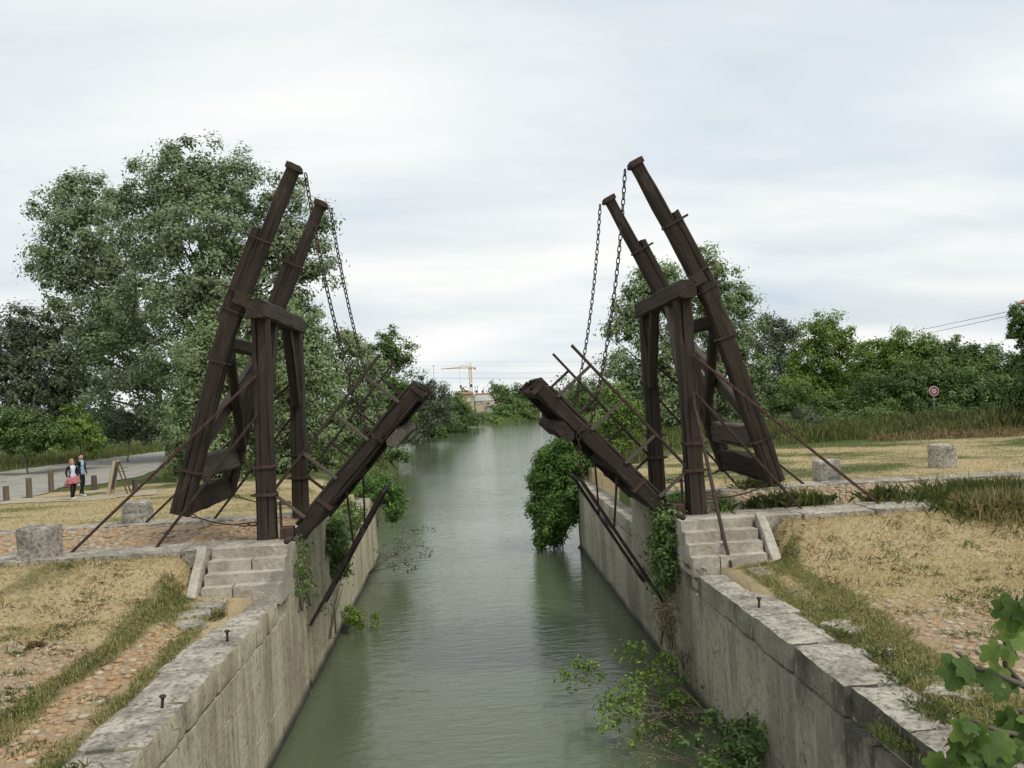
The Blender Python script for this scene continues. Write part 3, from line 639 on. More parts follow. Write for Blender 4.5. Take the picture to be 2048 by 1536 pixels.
    beam('needle_beam', q + Vector((0, 15.42, 0)), q + Vector((0, 18.95, 0)), .38, .20, M_WOODG if s < 0 else M_WOOD, lf, up=nrm, seed=91 + s, rough=.04, bev=.05, ragged=.07)
    # --- folding prop frame below the leaf
    f = thing('prop_frame', 'rusty iron folding prop hanging from the %s bridge leaf against the canal wall' % side, 'iron frame', (X(3.3), 17.4, -1), 'folding props under the leaves')
    foot, head = Vector((X(3.27), 0, -1.0)), Vector((X(1.84), 0, 1.36))
    for y in (16.45, 18.3):
        o = Vector((0, y, 0)); beam('leg', foot + o, head + o, .06, .07, M_IRON, f, bev=.006, rough=.004, rings=6)
        beam('leg', foot + o + Vector((0, .13, .0)), head + o + Vector((X(.06), .16, -.06)), .05, .05, M_IRON, f, bev=.006, rough=.004, rings=6)
        mid = foot.lerp(head, .60) + o; mq = H + ax * LL * .30 - nrm * .14 + Vector((0, 15.86 if y < 17 else 18.5, 0))
        beam('link_bar', mid, mq, .075, .03, M_RUST, f, up=(1, 0, 0), bev=.004, rough=.003, rings=4)
    for tt in (.985, .60, .15):
        q = foot.lerp(head, tt); beam('tie_bar', q + Vector((0, 16.4, 0)), q + Vector((0, 18.4, 0)), .04, .05, M_IRON, f, bev=.005, rough=.003, rings=3)
    # --- chains
    for y, k in ((15.70, 'near'), (18.62, 'far')):
        a = Vector((X(TOP[0] - .17), y, TOP[1] - .16)); e = H + ax * LL * .62 + nrm * .2 + Vector((0, y, 0)); pts = []
        for i in range(13):
            tt = i / 12; q = a.lerp(e, tt); q.z -= 0.16 * 4 * tt * (1 - tt); q.x += X(.10) * 4 * tt * (1 - tt) * .8; pts.append(q)
        e2 = H + ax * LL * .64 - nrm * .10 + Vector((0, y - .19 if k == 'near' else y + .19, 0)); pts += [e.lerp(e2, .5) + Vector((0, -.06 if k == 'near' else .06, .03)), e2]
        ch = chain('lift_chain', pts, 'rusty lifting chain on the %s side of the %s drawbridge half' % (k, side), 'drawbridge lifting chains')
        if s > 0 and k == 'near': chain('', [e2, e2 + Vector((.01, -.02, -.4)), e2 + Vector((.04, 0, -.85))], '', '', parent=ch)
    for y, k in ((15.62, 'near'), (18.6, 'far')):
        tcn = thing('tie_rod', 'thin sagging iron tie with chain ends below the %s %s balance beam' % (k, side), 'tie rod', (X(4.5), y, .95), 'sagging ties below the balance beams')
        a, e = Vector((X(5.10), y, 1.22 + zo * .4)), Vector((X(3.95), y, 1.02)); P = [a.lerp(e, i / 8) - Vector((0, 0, .085 * 4 * (i / 8) * (1 - i / 8))) for i in range(9)]
        tube('rod', P[1:7], .013, M_IRON, tcn, 6); chain('', P[:2] , '', '', parent=tcn); chain('', P[6:], '', '', parent=tcn, sc=1.15)

# iron pins in the coping
for k, (px, py, side, lean) in enumerate(((455, 1282, 'far pin of the two on the left coping', .0), (323, 1418, 'near pin of the two on the left coping', .06), (1518, 1216, 'only pin on the right coping', .02))):
    q = gz(px, py, 0.02); t = thing('iron_pin', 'short rusty iron pin with round head, ' + side, 'pin', q, 'iron pins in the quay coping')
    tube('shank', [(q[0], q[1], -.04), (q[0] + lean * .3, q[1], .14)], .017, M_IRON, t, 8)
    tube('head', [(q[0] + lean * .3, q[1], .135), (q[0] + lean * .32, q[1], .150), (q[0] + lean * .34, q[1], .165)], [.03, .038, .022], M_IRON, t, 10)

# boundary stones
for (px, py, wx, wy, h, lab, rz) in ((67, 1119, .60, .5, .56, 'big lichened guard stone at the near edge of the left approach', .05), (268, 1047, .53, .45, .49, 'smaller guard stone on the far kerb of the left approach behind the iron stays', -.05),
                                     (1663, 962, .52, .45, .50, 'guard stone behind the long iron stay on the right far kerb', .04), (1896, 936, .55, .48, .60, 'taller pale guard stone standing alone on the right lawn', .12)):
    q = gz(px, py, .74 if px < 1800 else .62); z = hz(q[0], q[1]); z = max(z, .70) if px < 1800 else z
    me = rough_mesh(wx, wy, h + .1, seed=px, jit=.03, cell=.08, edge=.07, freq=4)
    tag(obj('guard_stone', me, M_BLOCK if px < 1800 else M_COPE, None, Matrix.Translation((q[0], q[1] + wy / 2, z + h / 2 - .05)) @ Matrix.Rotation(rz, 4, 'Z')), lab, 'stone block', 'guard stones of the approach')

# ------------------------------------------------------------------ foliage
def leaves(C, Nrm, size, tint, aspect=.8):
    n = len(C); Nrm = Nrm / (np.linalg.norm(Nrm, axis=1, keepdims=True) + 1e-9); r = NR.normal(size=(n, 3)); t = np.cross(Nrm, r); t /= np.linalg.norm(t, axis=1, keepdims=True) + 1e-9; b = np.cross(Nrm, t)
    s = size[:, None]; fold = Nrm * s * 0.12
    V = np.stack([C - t * s, C + b * s * aspect * .6 + fold, C + t * s, C - b * s * aspect * .6 + fold], 1).reshape(-1, 3)
    F = np.arange(n * 4).reshape(n, 4); return V, F, np.repeat(tint, 4)
def crown_mesh(lobes, clump_r, per, leaf, dens, seed, flat=.75, upb=.55, droop=0.0):
    """lobes: (x,y,z,rx,ry,rz) in metres. Clumps of leaves near the surface of each lobe, sparser inside"""
    st = np.random.RandomState(seed); Cs = []; Ns = []; Ss = []; Ts = []; centres = []
    for (x, y, z, rx, ry, rz) in lobes:
        n = max(3, int(1.9 * dens * (rx * ry + ry * rz + rx * rz) / 3 / clump_r ** 2))
        d = st.normal(size=(n, 3)); d /= np.linalg.norm(d, axis=1, keepdims=True); rad = (0.25 + .75 * st.rand(n) ** .5)[:, None] * (1 + .16 * st.normal(size=(n, 1)))
        c = np.array([x, y, z]) + d * rad * np.array([rx, ry, rz]); centres.append(c)
        for ci, di, ri in zip(c, d, rad[:, 0]):
            k = int(per * st.uniform(.5, 1.4)); cr = clump_r * st.uniform(.55, 1.35)
            o = st.normal(size=(k, 3)) * .5; o[:, 2] *= flat; Cs.append(ci + o * cr); nn = o * 1.0 + di * .5 + st.normal(size=(k, 3)) * .45; nn[:, 2] += upb; Ns.append(nn)
            Ss.append(leaf * st.uniform(.6, 1.25, k)); base = st.normal() * .15 + .42; Ts.append(np.clip(base + st.normal(size=k) * .22, 0, 1))
    V, F, T = leaves(np.concatenate(Cs), np.concatenate(Ns), np.concatenate(Ss), np.concatenate(Ts)); return V, F, T, np.concatenate(centres)
def branch_paths(base, top, targets, r0, seed, bend=.25):
    st = random.Random(seed); base, top = Vector(base), Vector(top); out = []
    tr = [base.lerp(top, i / 7) + Vector((st.uniform(-1, 1), st.uniform(-1, 1), 0)) * r0 * 1.2 * (i > 0) for i in range(8)]
    out.append((tr, [r0 * (1.25 if i == 0 else 1 - .8 * i / 7) for i in range(8)]))
    for q in targets:
        q = Vector(q); f = max(.08, min(.9, ((q.z - base.z) / max(.1, top.z - base.z)) * .62)); i0 = f * 7; a = tr[int(i0)].lerp(tr[min(7, int(i0) + 1)], i0 - int(i0))
        L = (q - a).length; m = a.lerp(q, .5) + Vector((st.uniform(-1, 1), st.uniform(-1, 1), st.uniform(-.3, .8))) * L * bend * .5
        pts = []
        for i in range(6): tt = i / 5; pts.append(a.lerp(m, tt).lerp(m.lerp(q, tt), tt))
        ra = r0 * (1 - .75 * f) * .55; out.append((pts, [ra * (1 - .85 * i / 5) for i in range(6)]))
    return out
def join_tubes(paths, n=6):
    V = []; F = []
    for pts, rr in paths:
        me = tube_mesh(pts, rr, n); o = len(V); V += [v.co.copy() for v in me.vertices]; F += [tuple(i + o for i in p.vertices) for p in me.polygons]; bpy.data.meshes.remove(me)
    return mesh('limbs', V, F, True)
def tree(name, label, cat, Y, lobes_px, base_px, mat, leaf, clump, per, dens, group, seed, depth=.8, r0=None, nb=10, bark=None, basez=None):
    L = []
    D = None
    for q in lobes_px:
        px, py, rp = q[:3]; yo = (q[3] if len(q) > 3 else 0); P = gy(px, py, Y + yo); sc = (Y + yo) / FPX; L.append((P[0], P[1], P[2], rp * sc, rp * sc * depth, rp * sc * .95))
    b = gy(base_px, 800, Y); bz = hz(b[0], Y) if basez is None else basez; base = (b[0], Y, bz - .15)
    t = thing(name, label, cat, (b[0], Y, bz), group)
    V, F, T, cs = crown_mesh(L, clump, int(per * 1.7), leaf * .95, dens * 1.3, seed); o = Matrix.Translation(base)
    obj('crown', fastmesh('crown', V - np.array(base), F, T), mat, t, o)
    top = max(L, key=lambda q: q[2]); st = random.Random(seed); tg = [cs[st.randrange(len(cs))] for _ in range(nb)]
    h = top[2] + top[5] * .3 - bz; r0 = r0 or max(.03, h * .018)
    pp = branch_paths(base, (top[0] * .5 + base[0] * .5, Y, bz + h * .85), tg, r0, seed)
    obj('trunk', join_tubes([([Vector(p) - Vector(base) for p in a], r) for a, r in pp]), bark or M_BARK, t, o); return t
G_L = 'trees and bushes on the left bank'; G_R = 'trees and bushes on the right bank'; G_F = 'trees along the far canal bend'
T = tree
T('poplar_tree', 'huge white poplar with silvery leaves, tallest tree left of the bridge', 'tree', 62, [(395, 345, 75), (330, 370, 70), (460, 380, 75), (300, 450, 85), (400, 450, 95, -3), (500, 470, 90), (580, 400, 50), (600, 480, 65), (640, 440, 32), (625, 545, 48), (340, 560, 90, -3), (450, 570, 95, -3), (550, 580, 85), (270, 620, 85, 2), (380, 680, 95, -3), (500, 690, 90), (590, 660, 70), (250, 740, 80), (340, 790, 80), (470, 800, 85), (600, 760, 60), (240, 390, 35)], 440, L_POP, .155, .75, 70, 1.5, G_L, 101, nb=26, r0=.42)
T('poplar_tree', 'white poplar behind the huge one, its crown spreading to the far left', 'tree', 67, [(150, 385, 50), (190, 400, 50), (130, 440, 55), (200, 470, 65), (95, 500, 42), (150, 520, 70), (230, 540, 60), (110, 570, 45), (180, 610, 75), (240, 640, 70), (140, 680, 70), (210, 720, 75), (110, 760, 70), (170, 810, 70), (70, 530, 18)], 340, L_POP, .16, .75, 64, 1.5, G_L, 102, nb=18, r0=.32)
T('poplar_tree', 'grey-green poplar cut by the left picture edge', 'tree', 66, [(40, 640, 38), (75, 650, 40), (20, 700, 50), (90, 710, 55), (40, 770, 65), (110, 790, 55), (-30, 720, 70), (-20, 800, 70), (30, 840, 60), (100, 850, 55)], 45, L_GREY, .14, .65, 60, 1.6, G_L, 103, nb=10)
T('bush', 'dark bush below the grey-green poplar at the left edge', 'bush', 55, [(20, 860, 45), (70, 865, 42), (110, 875, 36), (-20, 870, 50), (50, 895, 30)], 50, L_DARK, .11, .5, 60, 1.8, G_L, 104, nb=5)
T('bush', 'bright yellow-green bush beside the road on the left', 'bush', 57, [(150, 845, 34), (175, 862, 30), (135, 870, 26), (190, 880, 22)], 160, L_GREEN, .10, .42, 60, 1.8, G_L, 105, nb=5)
T('bush', 'grey-leaved low bush between the road and the poplars', 'bush', 62, [(230, 850, 36), (265, 848, 34), (290, 860, 28), (215, 872, 24)], 250, L_GREY, .10, .42, 60, 1.8, G_L, 106, nb=5)
T('poplar_sapling', 'silvery young poplar right behind the left gate frame', 'tree', 43, [(430, 660, 42), (400, 700, 48), (460, 705, 50), (385, 760, 50), (445, 770, 60), (380, 830, 55), (450, 840, 62), (365, 890, 42), (420, 900, 60), (370, 945, 30), (450, 950, 48), (345, 925, 26), (430, 625, 20)], 420, L_POP2, .105, .48, 60, 1.9, G_L, 107, nb=12)
T('poplar_sapling', 'young poplar behind the left gate frame, beside the left leaf', 'tree', 45, [(540, 670, 50), (590, 650, 45), (620, 690, 50), (520, 740, 60), (580, 750, 65), (635, 770, 50), (530, 830, 62), (600, 840, 62), (650, 860, 45), (520, 910, 60), (590, 925, 58), (645, 930, 42), (540, 975, 40), (600, 980, 36), (625, 640, 22)], 570, L_POP2, .105, .48, 60, 1.9, G_L, 108, nb=12)
T('canal_tree', 'rounded poplar over the left bank just past the left leaf', 'tree', 60, [(690, 690, 40), (720, 720, 45), (670, 740, 45), (740, 770, 45), (690, 790, 55), (730, 840, 50), (680, 860, 50), (760, 860, 30), (720, 905, 42), (670, 920, 40), (765, 900, 24)], 705, L_POP2, .125, .55, 56, 1.8, G_L, 109, nb=10)
T('canal_tree', 'darker tree with a bulging top behind the left leaf tip', 'tree', 76, [(780, 680, 28), (760, 705, 34), (800, 720, 26), (775, 750, 40), (805, 770, 30), (770, 800, 40), (800, 830, 34), (780, 860, 34), (815, 690, 12)], 780, L_MID, .14, .6, 56, 1.8, G_L, 110, nb=8)
T('canal_tree', 'tree on the left bank midway down the canal', 'tree', 104, [(845, 770, 26), (870, 780, 26), (835, 800, 30), (880, 810, 28), (860, 830, 28), (825, 830, 26), (890, 838, 18), (840, 858, 20)], 855, L_GREY, .17, .75, 50, 1.8, G_L, 111, nb=7)
T('canal_tree', 'small dark tree near the canal bend on the left bank', 'tree', 132, [(905, 800, 20), (920, 815, 22), (895, 825, 22), (938, 830, 18), (915, 838, 16), (950, 838, 12)], 915, L_MID, .2, .85, 46, 1.8, G_F, 112, nb=5)
T('canal_tree', 'round tree right of the cream houses at the bend', 'tree', 182, [(1000, 785, 18), (1020, 790, 22), (1045, 795, 22), (1005, 808, 20), (1035, 812, 24), (987, 770, 9), (1062, 802, 20), (1020, 825, 20), (1055, 822, 20)], 1022, L_MID, .26, 1.0, 44, 1.8, G_F, 113, nb=5)
T('canal_tree', 'small tree behind the right leaf tip at the bend', 'tree', 190, [(1085, 800, 22), (1110, 805, 24), (1075, 818, 18), (1130, 815, 22), (1100, 822, 20), (1150, 805, 24)], 1105, L_GREY, .26, 1.0, 44, 1.8, G_F, 114, nb=5)
T('canal_tree', 'tree at the bend between the right chains', 'tree', 150, [(1160, 780, 26), (1190, 770, 28), (1170, 805, 26), (1205, 800, 26), (1150, 822, 20), (1190, 822, 22)], 1180, L_MID, .22, .9, 46, 1.8, G_F, 115, nb=5)
T('poplar_tree', 'silvery poplar left of the right gate frame', 'tree', 52, [(1290, 560, 34), (1330, 550, 36), (1270, 610, 44), (1335, 610, 50), (1245, 660, 40), (1310, 680, 60), (1235, 730, 40), (1290, 760, 60), (1350, 740, 55), (1230, 800, 44), (1300, 840, 58), (1360, 830, 50), (1235, 860, 36), (1350, 890, 44), (1270, 900, 44)], 1300, L_POP2, .115, .52, 62, 1.8, G_R, 120, nb=12)
T('poplar_tree', 'tall silvery poplar behind the right balance beams', 'tree', 54, [(1415, 530, 34), (1440, 550, 34), (1400, 580, 46), (1455, 600, 42), (1490, 600, 26), (1420, 650, 58), (1490, 660, 40), (1440, 720, 60), (1500, 730, 42), (1410, 790, 60), (1480, 800, 54), (1520, 770, 30), (1440, 860, 52), (1505, 850, 40), (1480, 580, 18)], 1440, L_POP2, .115, .52, 62, 1.8, G_R, 121, nb=12)
T('bank_tree', 'green thicket tree growing over the right bank behind the far post', 'tree', 46, [(1230, 790, 34), (1260, 830, 40), (1215, 850, 34), (1290, 880, 42), (1240, 900, 40), (1200, 890, 26), (1330, 910, 34)], 1260, L_GREEN, .10, .45, 56, 1.8, G_R, 122, nb=8)
T('bank_tree', 'hazy grey-green tree behind the tall right poplar', 'tree', 76, [(1550, 655, 36), (1580, 670, 30), (1530, 690, 34), (1565, 720, 44), (1540, 770, 44), (1590, 760, 40)], 1560, L_GREY, .14, .6, 56, 1.8, G_R, 123, nb=8)
T('bank_tree', 'bright green bushy tree right of the right balance beam', 'tree', 60, [(1635, 660, 34), (1670, 665, 36), (1700, 700, 28), (1610, 710, 40), (1655, 720, 48), (1700, 745, 36), (1600, 770, 46), (1650, 785, 50), (1710, 790, 38), (1580, 815, 34)], 1650, L_GREEN, .115, .5, 60, 1.9, G_R, 124, nb=10)
T('bush', 'dark hedge bush below the bright green tree', 'bush', 54, [(1600, 800, 34), (1560, 805, 34), (1640, 810, 34), (1690, 815, 34), (1540, 830, 26), (1730, 800, 34)], 1620, L_DARK, .10, .46, 60, 1.9, G_R, 125, nb=6)
for i, (px, top, mt, lab) in enumerate(((1760, 690, L_GREEN, 'light green bushy tree next to the power lines on the right'), (1830, 675, L_GREEN, 'feathery bright green bush in the middle of the right hedge'), (1895, 690, L_DARK, 'dark brownish-green bush in the right hedge'), (1955, 695, L_MID, 'mid-green bush in the hedge left of the ivy house'), (2005, 715, L_MID, 'bush in the hedge touching the ivy house'))):
    T('hedge_bush', lab, 'bush', 57 - i, [(px - 22, top + 10, 26), (px + 20, top + 12, 28), (px, top + 40, 40), (px - 30, top + 50, 34), (px + 30, top + 55, 34), (px, top + 85, 42)], px, mt, .11, .46, 60, 1.9, G_R, 130 + i, nb=8)
for i, (px, py, mt, lab) in enumerate(((1780, 775, L_DARK, 'dark blue-green bush in front of the hedge, left of the road sign'), (1850, 755, L_MID, 'broad bush behind the round road sign'), (1920, 765, L_DARK, 'dark bush right of the round road sign'), (1985, 775, L_DARK, 'dark bush at the foot of the ivy house'))):
    T('hedge_bush', lab, 'bush', 50, [(px - 30, py, 34), (px + 25, py - 5, 36), (px, py + 30, 42), (px - 35, py + 45, 32), (px + 35, py + 45, 32)], px, mt, .095, .42, 60, 2.0, G_R, 140 + i, nb=6)
for i, (px, py, Y, mt, lab) in enumerate(((1600, 848, 43, L_GREY, 'pale reedy scrub left of the low mound on the right'), (1680, 850, 43, L_MID, 'low green scrub behind the right lawn'), (1760, 838, 43.5, L_MID, 'rounded scrub left of the road sign'), (1900, 835, 45, L_MID, 'low scrub right of the sign pole'), (1985, 835, 42, L_DARK, 'low dark scrub near the right picture edge'))):
    T('scrub', lab, 'bush', Y, [(px - 32, py + 5, 26), (px + 30, py + 5, 26), (px, py, 30), (px, py + 25, 28)], px, mt, .07, .34, 56, 2.0, G_R, 150 + i, nb=5)
for i, (px, py, Y, rr, mt, lab) in enumerate(((700, 945, 52, 34, L_MID, 'waterside bush below the left leaf'), (770, 905, 66, 22, L_MID, 'waterside bush left of the open canal'), (800, 872, 90, 18, L_GREY, 'low willow on the left shore'), (850, 858, 114, 20, L_MID, 'small shrub on the left shore near the bend'), (930, 836, 144, 18, L_GREY, 'tiny shrub at the water near the bend'), (975, 840, 160, 11, L_GREEN, 'bright grassy shrub below the cream houses'), (1030, 824, 168, 20, L_MID, 'dark shrub on the far shore'), (1072, 820, 173, 20, L_MID, 'shrub on the far shore behind the right leaf tip'), (890, 848, 126, 20, L_MID, 'broad shrub on the left shore before the bend'), (1003, 830, 165, 14, L_MID, 'low bush on the far shore under the terrace house'), (1180, 905, 58, 30, L_GREEN, 'leafy shrub on the right shore under the right leaf'), (1150, 850, 92, 18, L_MID, 'shrub on the right shore beyond the leaf'), (1140, 838, 125, 14, L_MID, 'shrub far down the right shore'))):
    T('shore_shrub', lab, 'bush', Y, [(px - rr * .9, py, rr * .8), (px + rr * .9, py + 2, rr * .8), (px, py - rr * .5, rr), (px, py + rr * .5, rr * .9), (px - rr * 1.6, py + rr * .4, rr * .6), (px + rr * 1.6, py + rr * .4, rr * .6)], px, mt, .0022 * Y ** .97, .0105 * Y ** .93, 50, 1.9, 'shrubs along the canal shore', 170 + i, nb=4)
# far tree belt that closes the horizon
st = np.random.RandomState(5); lob = []
for i in range(260):
    x = st.uniform(-420, 420); y = st.uniform(225, 320); h = st.uniform(2.6, 4.6); lob.append((x, y, h * .55, st.uniform(3, 7), 3, h))
V, F, T_, _ = crown_mesh(lob, 2.4, 26, .55, .9, 9)
tag(obj('far_woods', fastmesh('far_woods', V, F, T_), L_MID), 'distant line of trees along the horizon', 'trees', None, 'stuff')

# ivy and wall plants
def drape(name, label, lobes, mat, leaf, per, dens, seed, cat='ivy', group=None, stems=None):
    V, F, T_, cs = crown_mesh(lobes, .18, per, leaf, dens, seed, flat=1.0, upb=.4); b = np.array([np.mean([l[0] for l in lobes]), np.mean([l[1] for l in lobes]), min(l[2] - l[5] for l in lobes)])
    t = thing(name, label, cat, b, group); obj('foliage', fastmesh('foliage', V - b, F, T_), mat, t, Matrix.Translation(b))
    r = random.Random(seed); pp = []
    for _ in range(6):
        q = Vector(cs[r.randrange(len(cs))]); a = Vector(b) + Vector((r.uniform(-.1, .1), r.uniform(-.3, .3), 0)); m = a.lerp(q, .5) + Vector((0, r.uniform(-.2, .2), .1)); pp.append(([a, m, q], [.014, .01, .004]))
    obj('stem', join_tubes([([Vector(p) - Vector(b) for p in a], rr) for a, rr in pp], 5), M_TWIG, t, Matrix.Translation(b)); return t
drape('ivy_mound', 'big bright ivy mound covering the far end of the right canal wall', [(2.95, 29.6, .75, .8, .8, .62), (2.75, 29.9, .1, .75, .8, .8), (2.6, 29.7, -.8, .6, .8, .8), (2.45, 29.6, -1.6, .5, .7, .6), (3.4, 29.9, .8, .9, .9, .55), (4.2, 30.2, .7, .8, .9, .5), (2.5, 29.4, .3, .6, .6, .6), (2.35, 29.4, -.4, .55, .6, .7), (2.35, 29.3, -1.2, .5, .6, .7), (2.9, 29.0, -.6, .5, .4, .9), (2.0, 29.4, .15, .3, .4, .3), (1.95, 29.3, -.75, .28, .4, .4), (3.0, 29.3, 1.35, .4, .4, .22), (3.8, 29.6, 1.2, .5, .4, .25), (2.1, 29.3, -1.75, .3, .4, .3), (2.4, 29.2, 1.0, .3, .3, .2)], L_IVY, .058, 75, 3.4, 201)
drape('ivy_mound', 'ivy mound spilling over the far end of the left canal wall', [(-3.5, 28.6, .25, .6, 1.2, .38), (-2.95, 29.4, .05, .5, 1.0, .45), (-2.75, 29.6, -.5, .35, .8, .6), (-4.0, 28.4, .35, .6, 1.2, .35)], L_IVY, .06, 60, 2.6, 202)
drape('wall_ivy', 'dark ivy with white flowers hanging behind the left prop frame', [(-3.3, 20.4, .1, .25, .9, .45), (-3.2, 19.6, -.35, .22, .6, .5), (-3.3, 21.6, .2, .28, .9, .38), (-3.3, 22.8, .1, .25, .9, .4), (-3.25, 19.2, .25, .25, .5, .4)], L_MID, .055, 56, 2.6, 203)
drape('wall_ivy', 'small ivy patch on the left abutment beside the steps', [(-3.25, 15.5, .45, .12, .35, .3), (-3.24, 15.7, .0, .1, .35, .28), (-3.24, 16.1, -.3, .08, .25, .25)], L_MID, .042, 40, 1.7, 204)
drape('wall_ivy', 'ivy growing between the right steps and the leaf hinge', [(3.2, 15.4, .62, .2, .5, .32), (3.12, 15.6, .2, .2, .5, .38), (3.12, 15.8, -.25, .18, .5, .38), (3.3, 16.3, .8, .25, .4, .2), (3.15, 15.3, -.05, .12, .3, .3)], L_MID, .048, 60, 2.6, 205)
drape('wall_ivy', 'brownish creeper trailing down the right abutment below the ivy', [(3.2, 15.5, -.75, .1, .4, .35), (3.22, 15.8, -1.1, .08, .4, .35), (3.22, 16.6, -1.4, .06, .5, .3)], L_DRY, .035, 34, 1.6, 206)
drape('wall_ivy', 'ivy at the foot of the right near post', [(3.9, 16.1, .85, .3, .35, .2), (3.5, 16.4, .82, .25, .5, .2), (4.2, 15.75, .83, .3, .2, .16)], L_IVY, .05, 40, 2.0, 207)
drape('wall_weed', 'flowering creeper dots scattered on the left canal wall', [(-3.24, 17.8, -.9, .05, .5, .3), (-3.24, 18.9, -1.3, .05, .6, .3), (-3.24, 21.0, -1.0, .05, .8, .3), (-3.24, 16.9, -1.5, .04, .3, .3)], L_MID, .032, 10, .9, 208, 'weed')
drape('wall_weed', 'small creeper on the lower right canal wall', [(3.24, 15.2, -1.4, .05, .6, .3), (3.24, 14.0, -1.55, .05, .6, .3), (3.24, 16.8, -1.0, .05, .6, .4)], L_MID, .034, 12, .9, 209, 'weed')
def shrub(name, label, root, tips, mat, leaf, per, seed, rr=.016, spread=.28):
    r = random.Random(seed); root = Vector(root); pp = []; lob = []
    for q in tips:
        q = Vector(q); m = root.lerp(q, .5) + Vector((r.uniform(-.2, .2), r.uniform(-.2, .2), r.uniform(.05, .35))); P = [root.lerp(m, i / 6).lerp(m.lerp(q, i / 6), i / 6) for i in range(7)]; pp.append((P, [rr * (1 - .75 * i / 6) for i in range(7)]))
        for _ in range(4):
            a = P[r.randint(3, 6)]; e = a + Vector((r.uniform(-1, 1), r.uniform(-1, 1), r.uniform(-.3, .7))) * spread * 1.5; pp.append(([a, a.lerp(e, .5) + Vector((0, 0, .03)), e], [rr * .4, rr * .3, rr * .15])); lob.append((e.x, e.y, e.z, spread * .5, spread * .5, spread * .4))
        lob.append((q.x, q.y, q.z, spread, spread, spread * .6))
    V, F, T_, _ = crown_mesh(lob, .12, per, leaf, 1.0, seed, flat=.8); t = thing(name, label, 'shrub', root)
    o = Matrix.Translation(root); obj('foliage', fastmesh('foliage', V - np.array(root), F, T_), mat, t, o)
    obj('stem', join_tubes([([p - root for p in a], q) for a, q in pp], 5), M_TWIG, t, o); return t
shrub('water_shrub', 'leafy shrub reaching from the right wall out over the water', (3.2, 13.4, -2.0), [tuple(gy(px, py, y)) for px, py, y in ((1140, 1360, 14.6), (1190, 1340, 14.8), (1210, 1400, 13.6), (1255, 1310, 15), (1250, 1400, 13.8), (1300, 1340, 14.6), (1215, 1440, 13.0), (1345, 1400, 13.6), (1270, 1460, 12.8))], L_GREEN, .042, 15, 301, spread=.26)
shrub('water_shrub', 'dark green shrub at the foot of the right wall, lower right of the water', (3.22, 11.4, -2.1), [tuple(gy(px, py, y)) for px, py, y in ((1500, 1450, 11.3), (1450, 1470, 11.4), (1520, 1490, 11.0), (1470, 1510, 10.9), (1430, 1520, 10.8))], L_MID, .045, 26, 302, spread=.26)
shrub('bare_twigs', 'tangle of bare twigs in the water below the right wall', (3.2, 11.2, -2.2), [tuple(gy(px, py, y)) for px, py, y in ((1300, 1490, 11.6), (1280, 1420, 12.4), (1340, 1440, 12.2), (1320, 1520, 11.2), (1250, 1500, 11.6))], L_DRY, .02, 5, 303, rr=.009, spread=.3)
shrub('twiggy_shrub', 'thin twiggy shrub leaning over the water at the far left wall', (-3.25, 25.6, -1.9), [tuple(gy(px, py, y)) for px, py, y in ((848, 1085, 25.5), (840, 1060, 26), (815, 1090, 25.6), (850, 1110, 25), (800, 1110, 25.4), (820, 1130, 24.8))], L_GREY, .035, 6, 304, rr=.014, spread=.3)
shrub('water_weed', 'small weed at the waterline of the left wall', (-3.2, 20.6, -2.15), [(-3.0, 20.4, -1.95), (-2.9, 20.9, -1.9), (-2.85, 20.2, -2.0), (-2.6, 20.5, -2.1)], L_GREEN, .04, 18, 305, rr=.007, spread=.16)

# ------------------------------------------------------------------ grass
def blades(name, pts, hgt, wid, lean, tint, mat, seed, label, cat='grass'):
    st = np.random.RandomState(seed); P = np.array(pts); n = len(P); a = st.uniform(0, 2 * np.pi, n); h = np.asarray(hgt) * st.uniform(.5, 1.3, n); w_ = np.asarray(wid) * st.uniform(.7, 1.3, n)
    l = st.uniform(0, 1, n) ** .7 * lean; dirn = np.stack([np.cos(a), np.sin(a), np.zeros(n)], 1); side = np.stack([-np.sin(a), np.cos(a), np.zeros(n)], 1)
    mid = P + dirn * (h * l * .4)[:, None] + np.array([0, 0, 1.]) * (h * np.clip(1 - .7 * l, .12, 1))[:, None] * .62; tip = P + dirn * (h * l)[:, None] + np.array([0, 0, 1.]) * (h * np.clip(1 - .88 * l, .06, 1))[:, None]
    s = side * w_[:, None]; V = np.stack([P - s, P + s, mid + s * .7, tip, mid - s * .7], 1).reshape(-1, 3); F = np.arange(n * 5).reshape(n, 5)
    return tag(obj(name, fastmesh(name, V, F, np.repeat(np.clip(tint, 0, 1), 5)), mat), label, cat, None, 'stuff')
def spots(n, x0, x1, y0, y1, f, seed):
    st = random.Random(seed); o = []
    for _ in range(n):
        x, y = st.uniform(x0, x1), st.uniform(y0, y1); v = f(x, y)
        if v > 0 and st.random() < v: o.append((x, y, hz(x, y) - .005))
    return o
okc = lambda x, y: abs(x) > 3.95 and not (abs(x) < 4.75 and 13.95 < y < 15.9) and not (14.9 < y < 15.75) and not (18.65 < y < 19.35)
def fstraw(x, y):
    if not okc(x, y): return 0
    g = greenmask(x, y); d = dirtmask(x, y); return max(0.0, (1 - d * .86)) * max(0.05, 1 - .6 * g)
p = spots(52000, -14, -3.9, 6, 15, fstraw, 1) + spots(46000, 3.9, 12, 6.5, 15, fstraw, 2); st = np.random.RandomState(4)
tn = np.array([max(0, .15 + .7 * max(0, greenmask(x, y))) for x, y, z in p]) + st.normal(size=len(p)) * .16
blades('dry_grass', p, np.full(len(p), .085), np.full(len(p), .005), .95, tn, L_GRASS, 21, 'dry straw grass lying over the quay lawns on both sides')
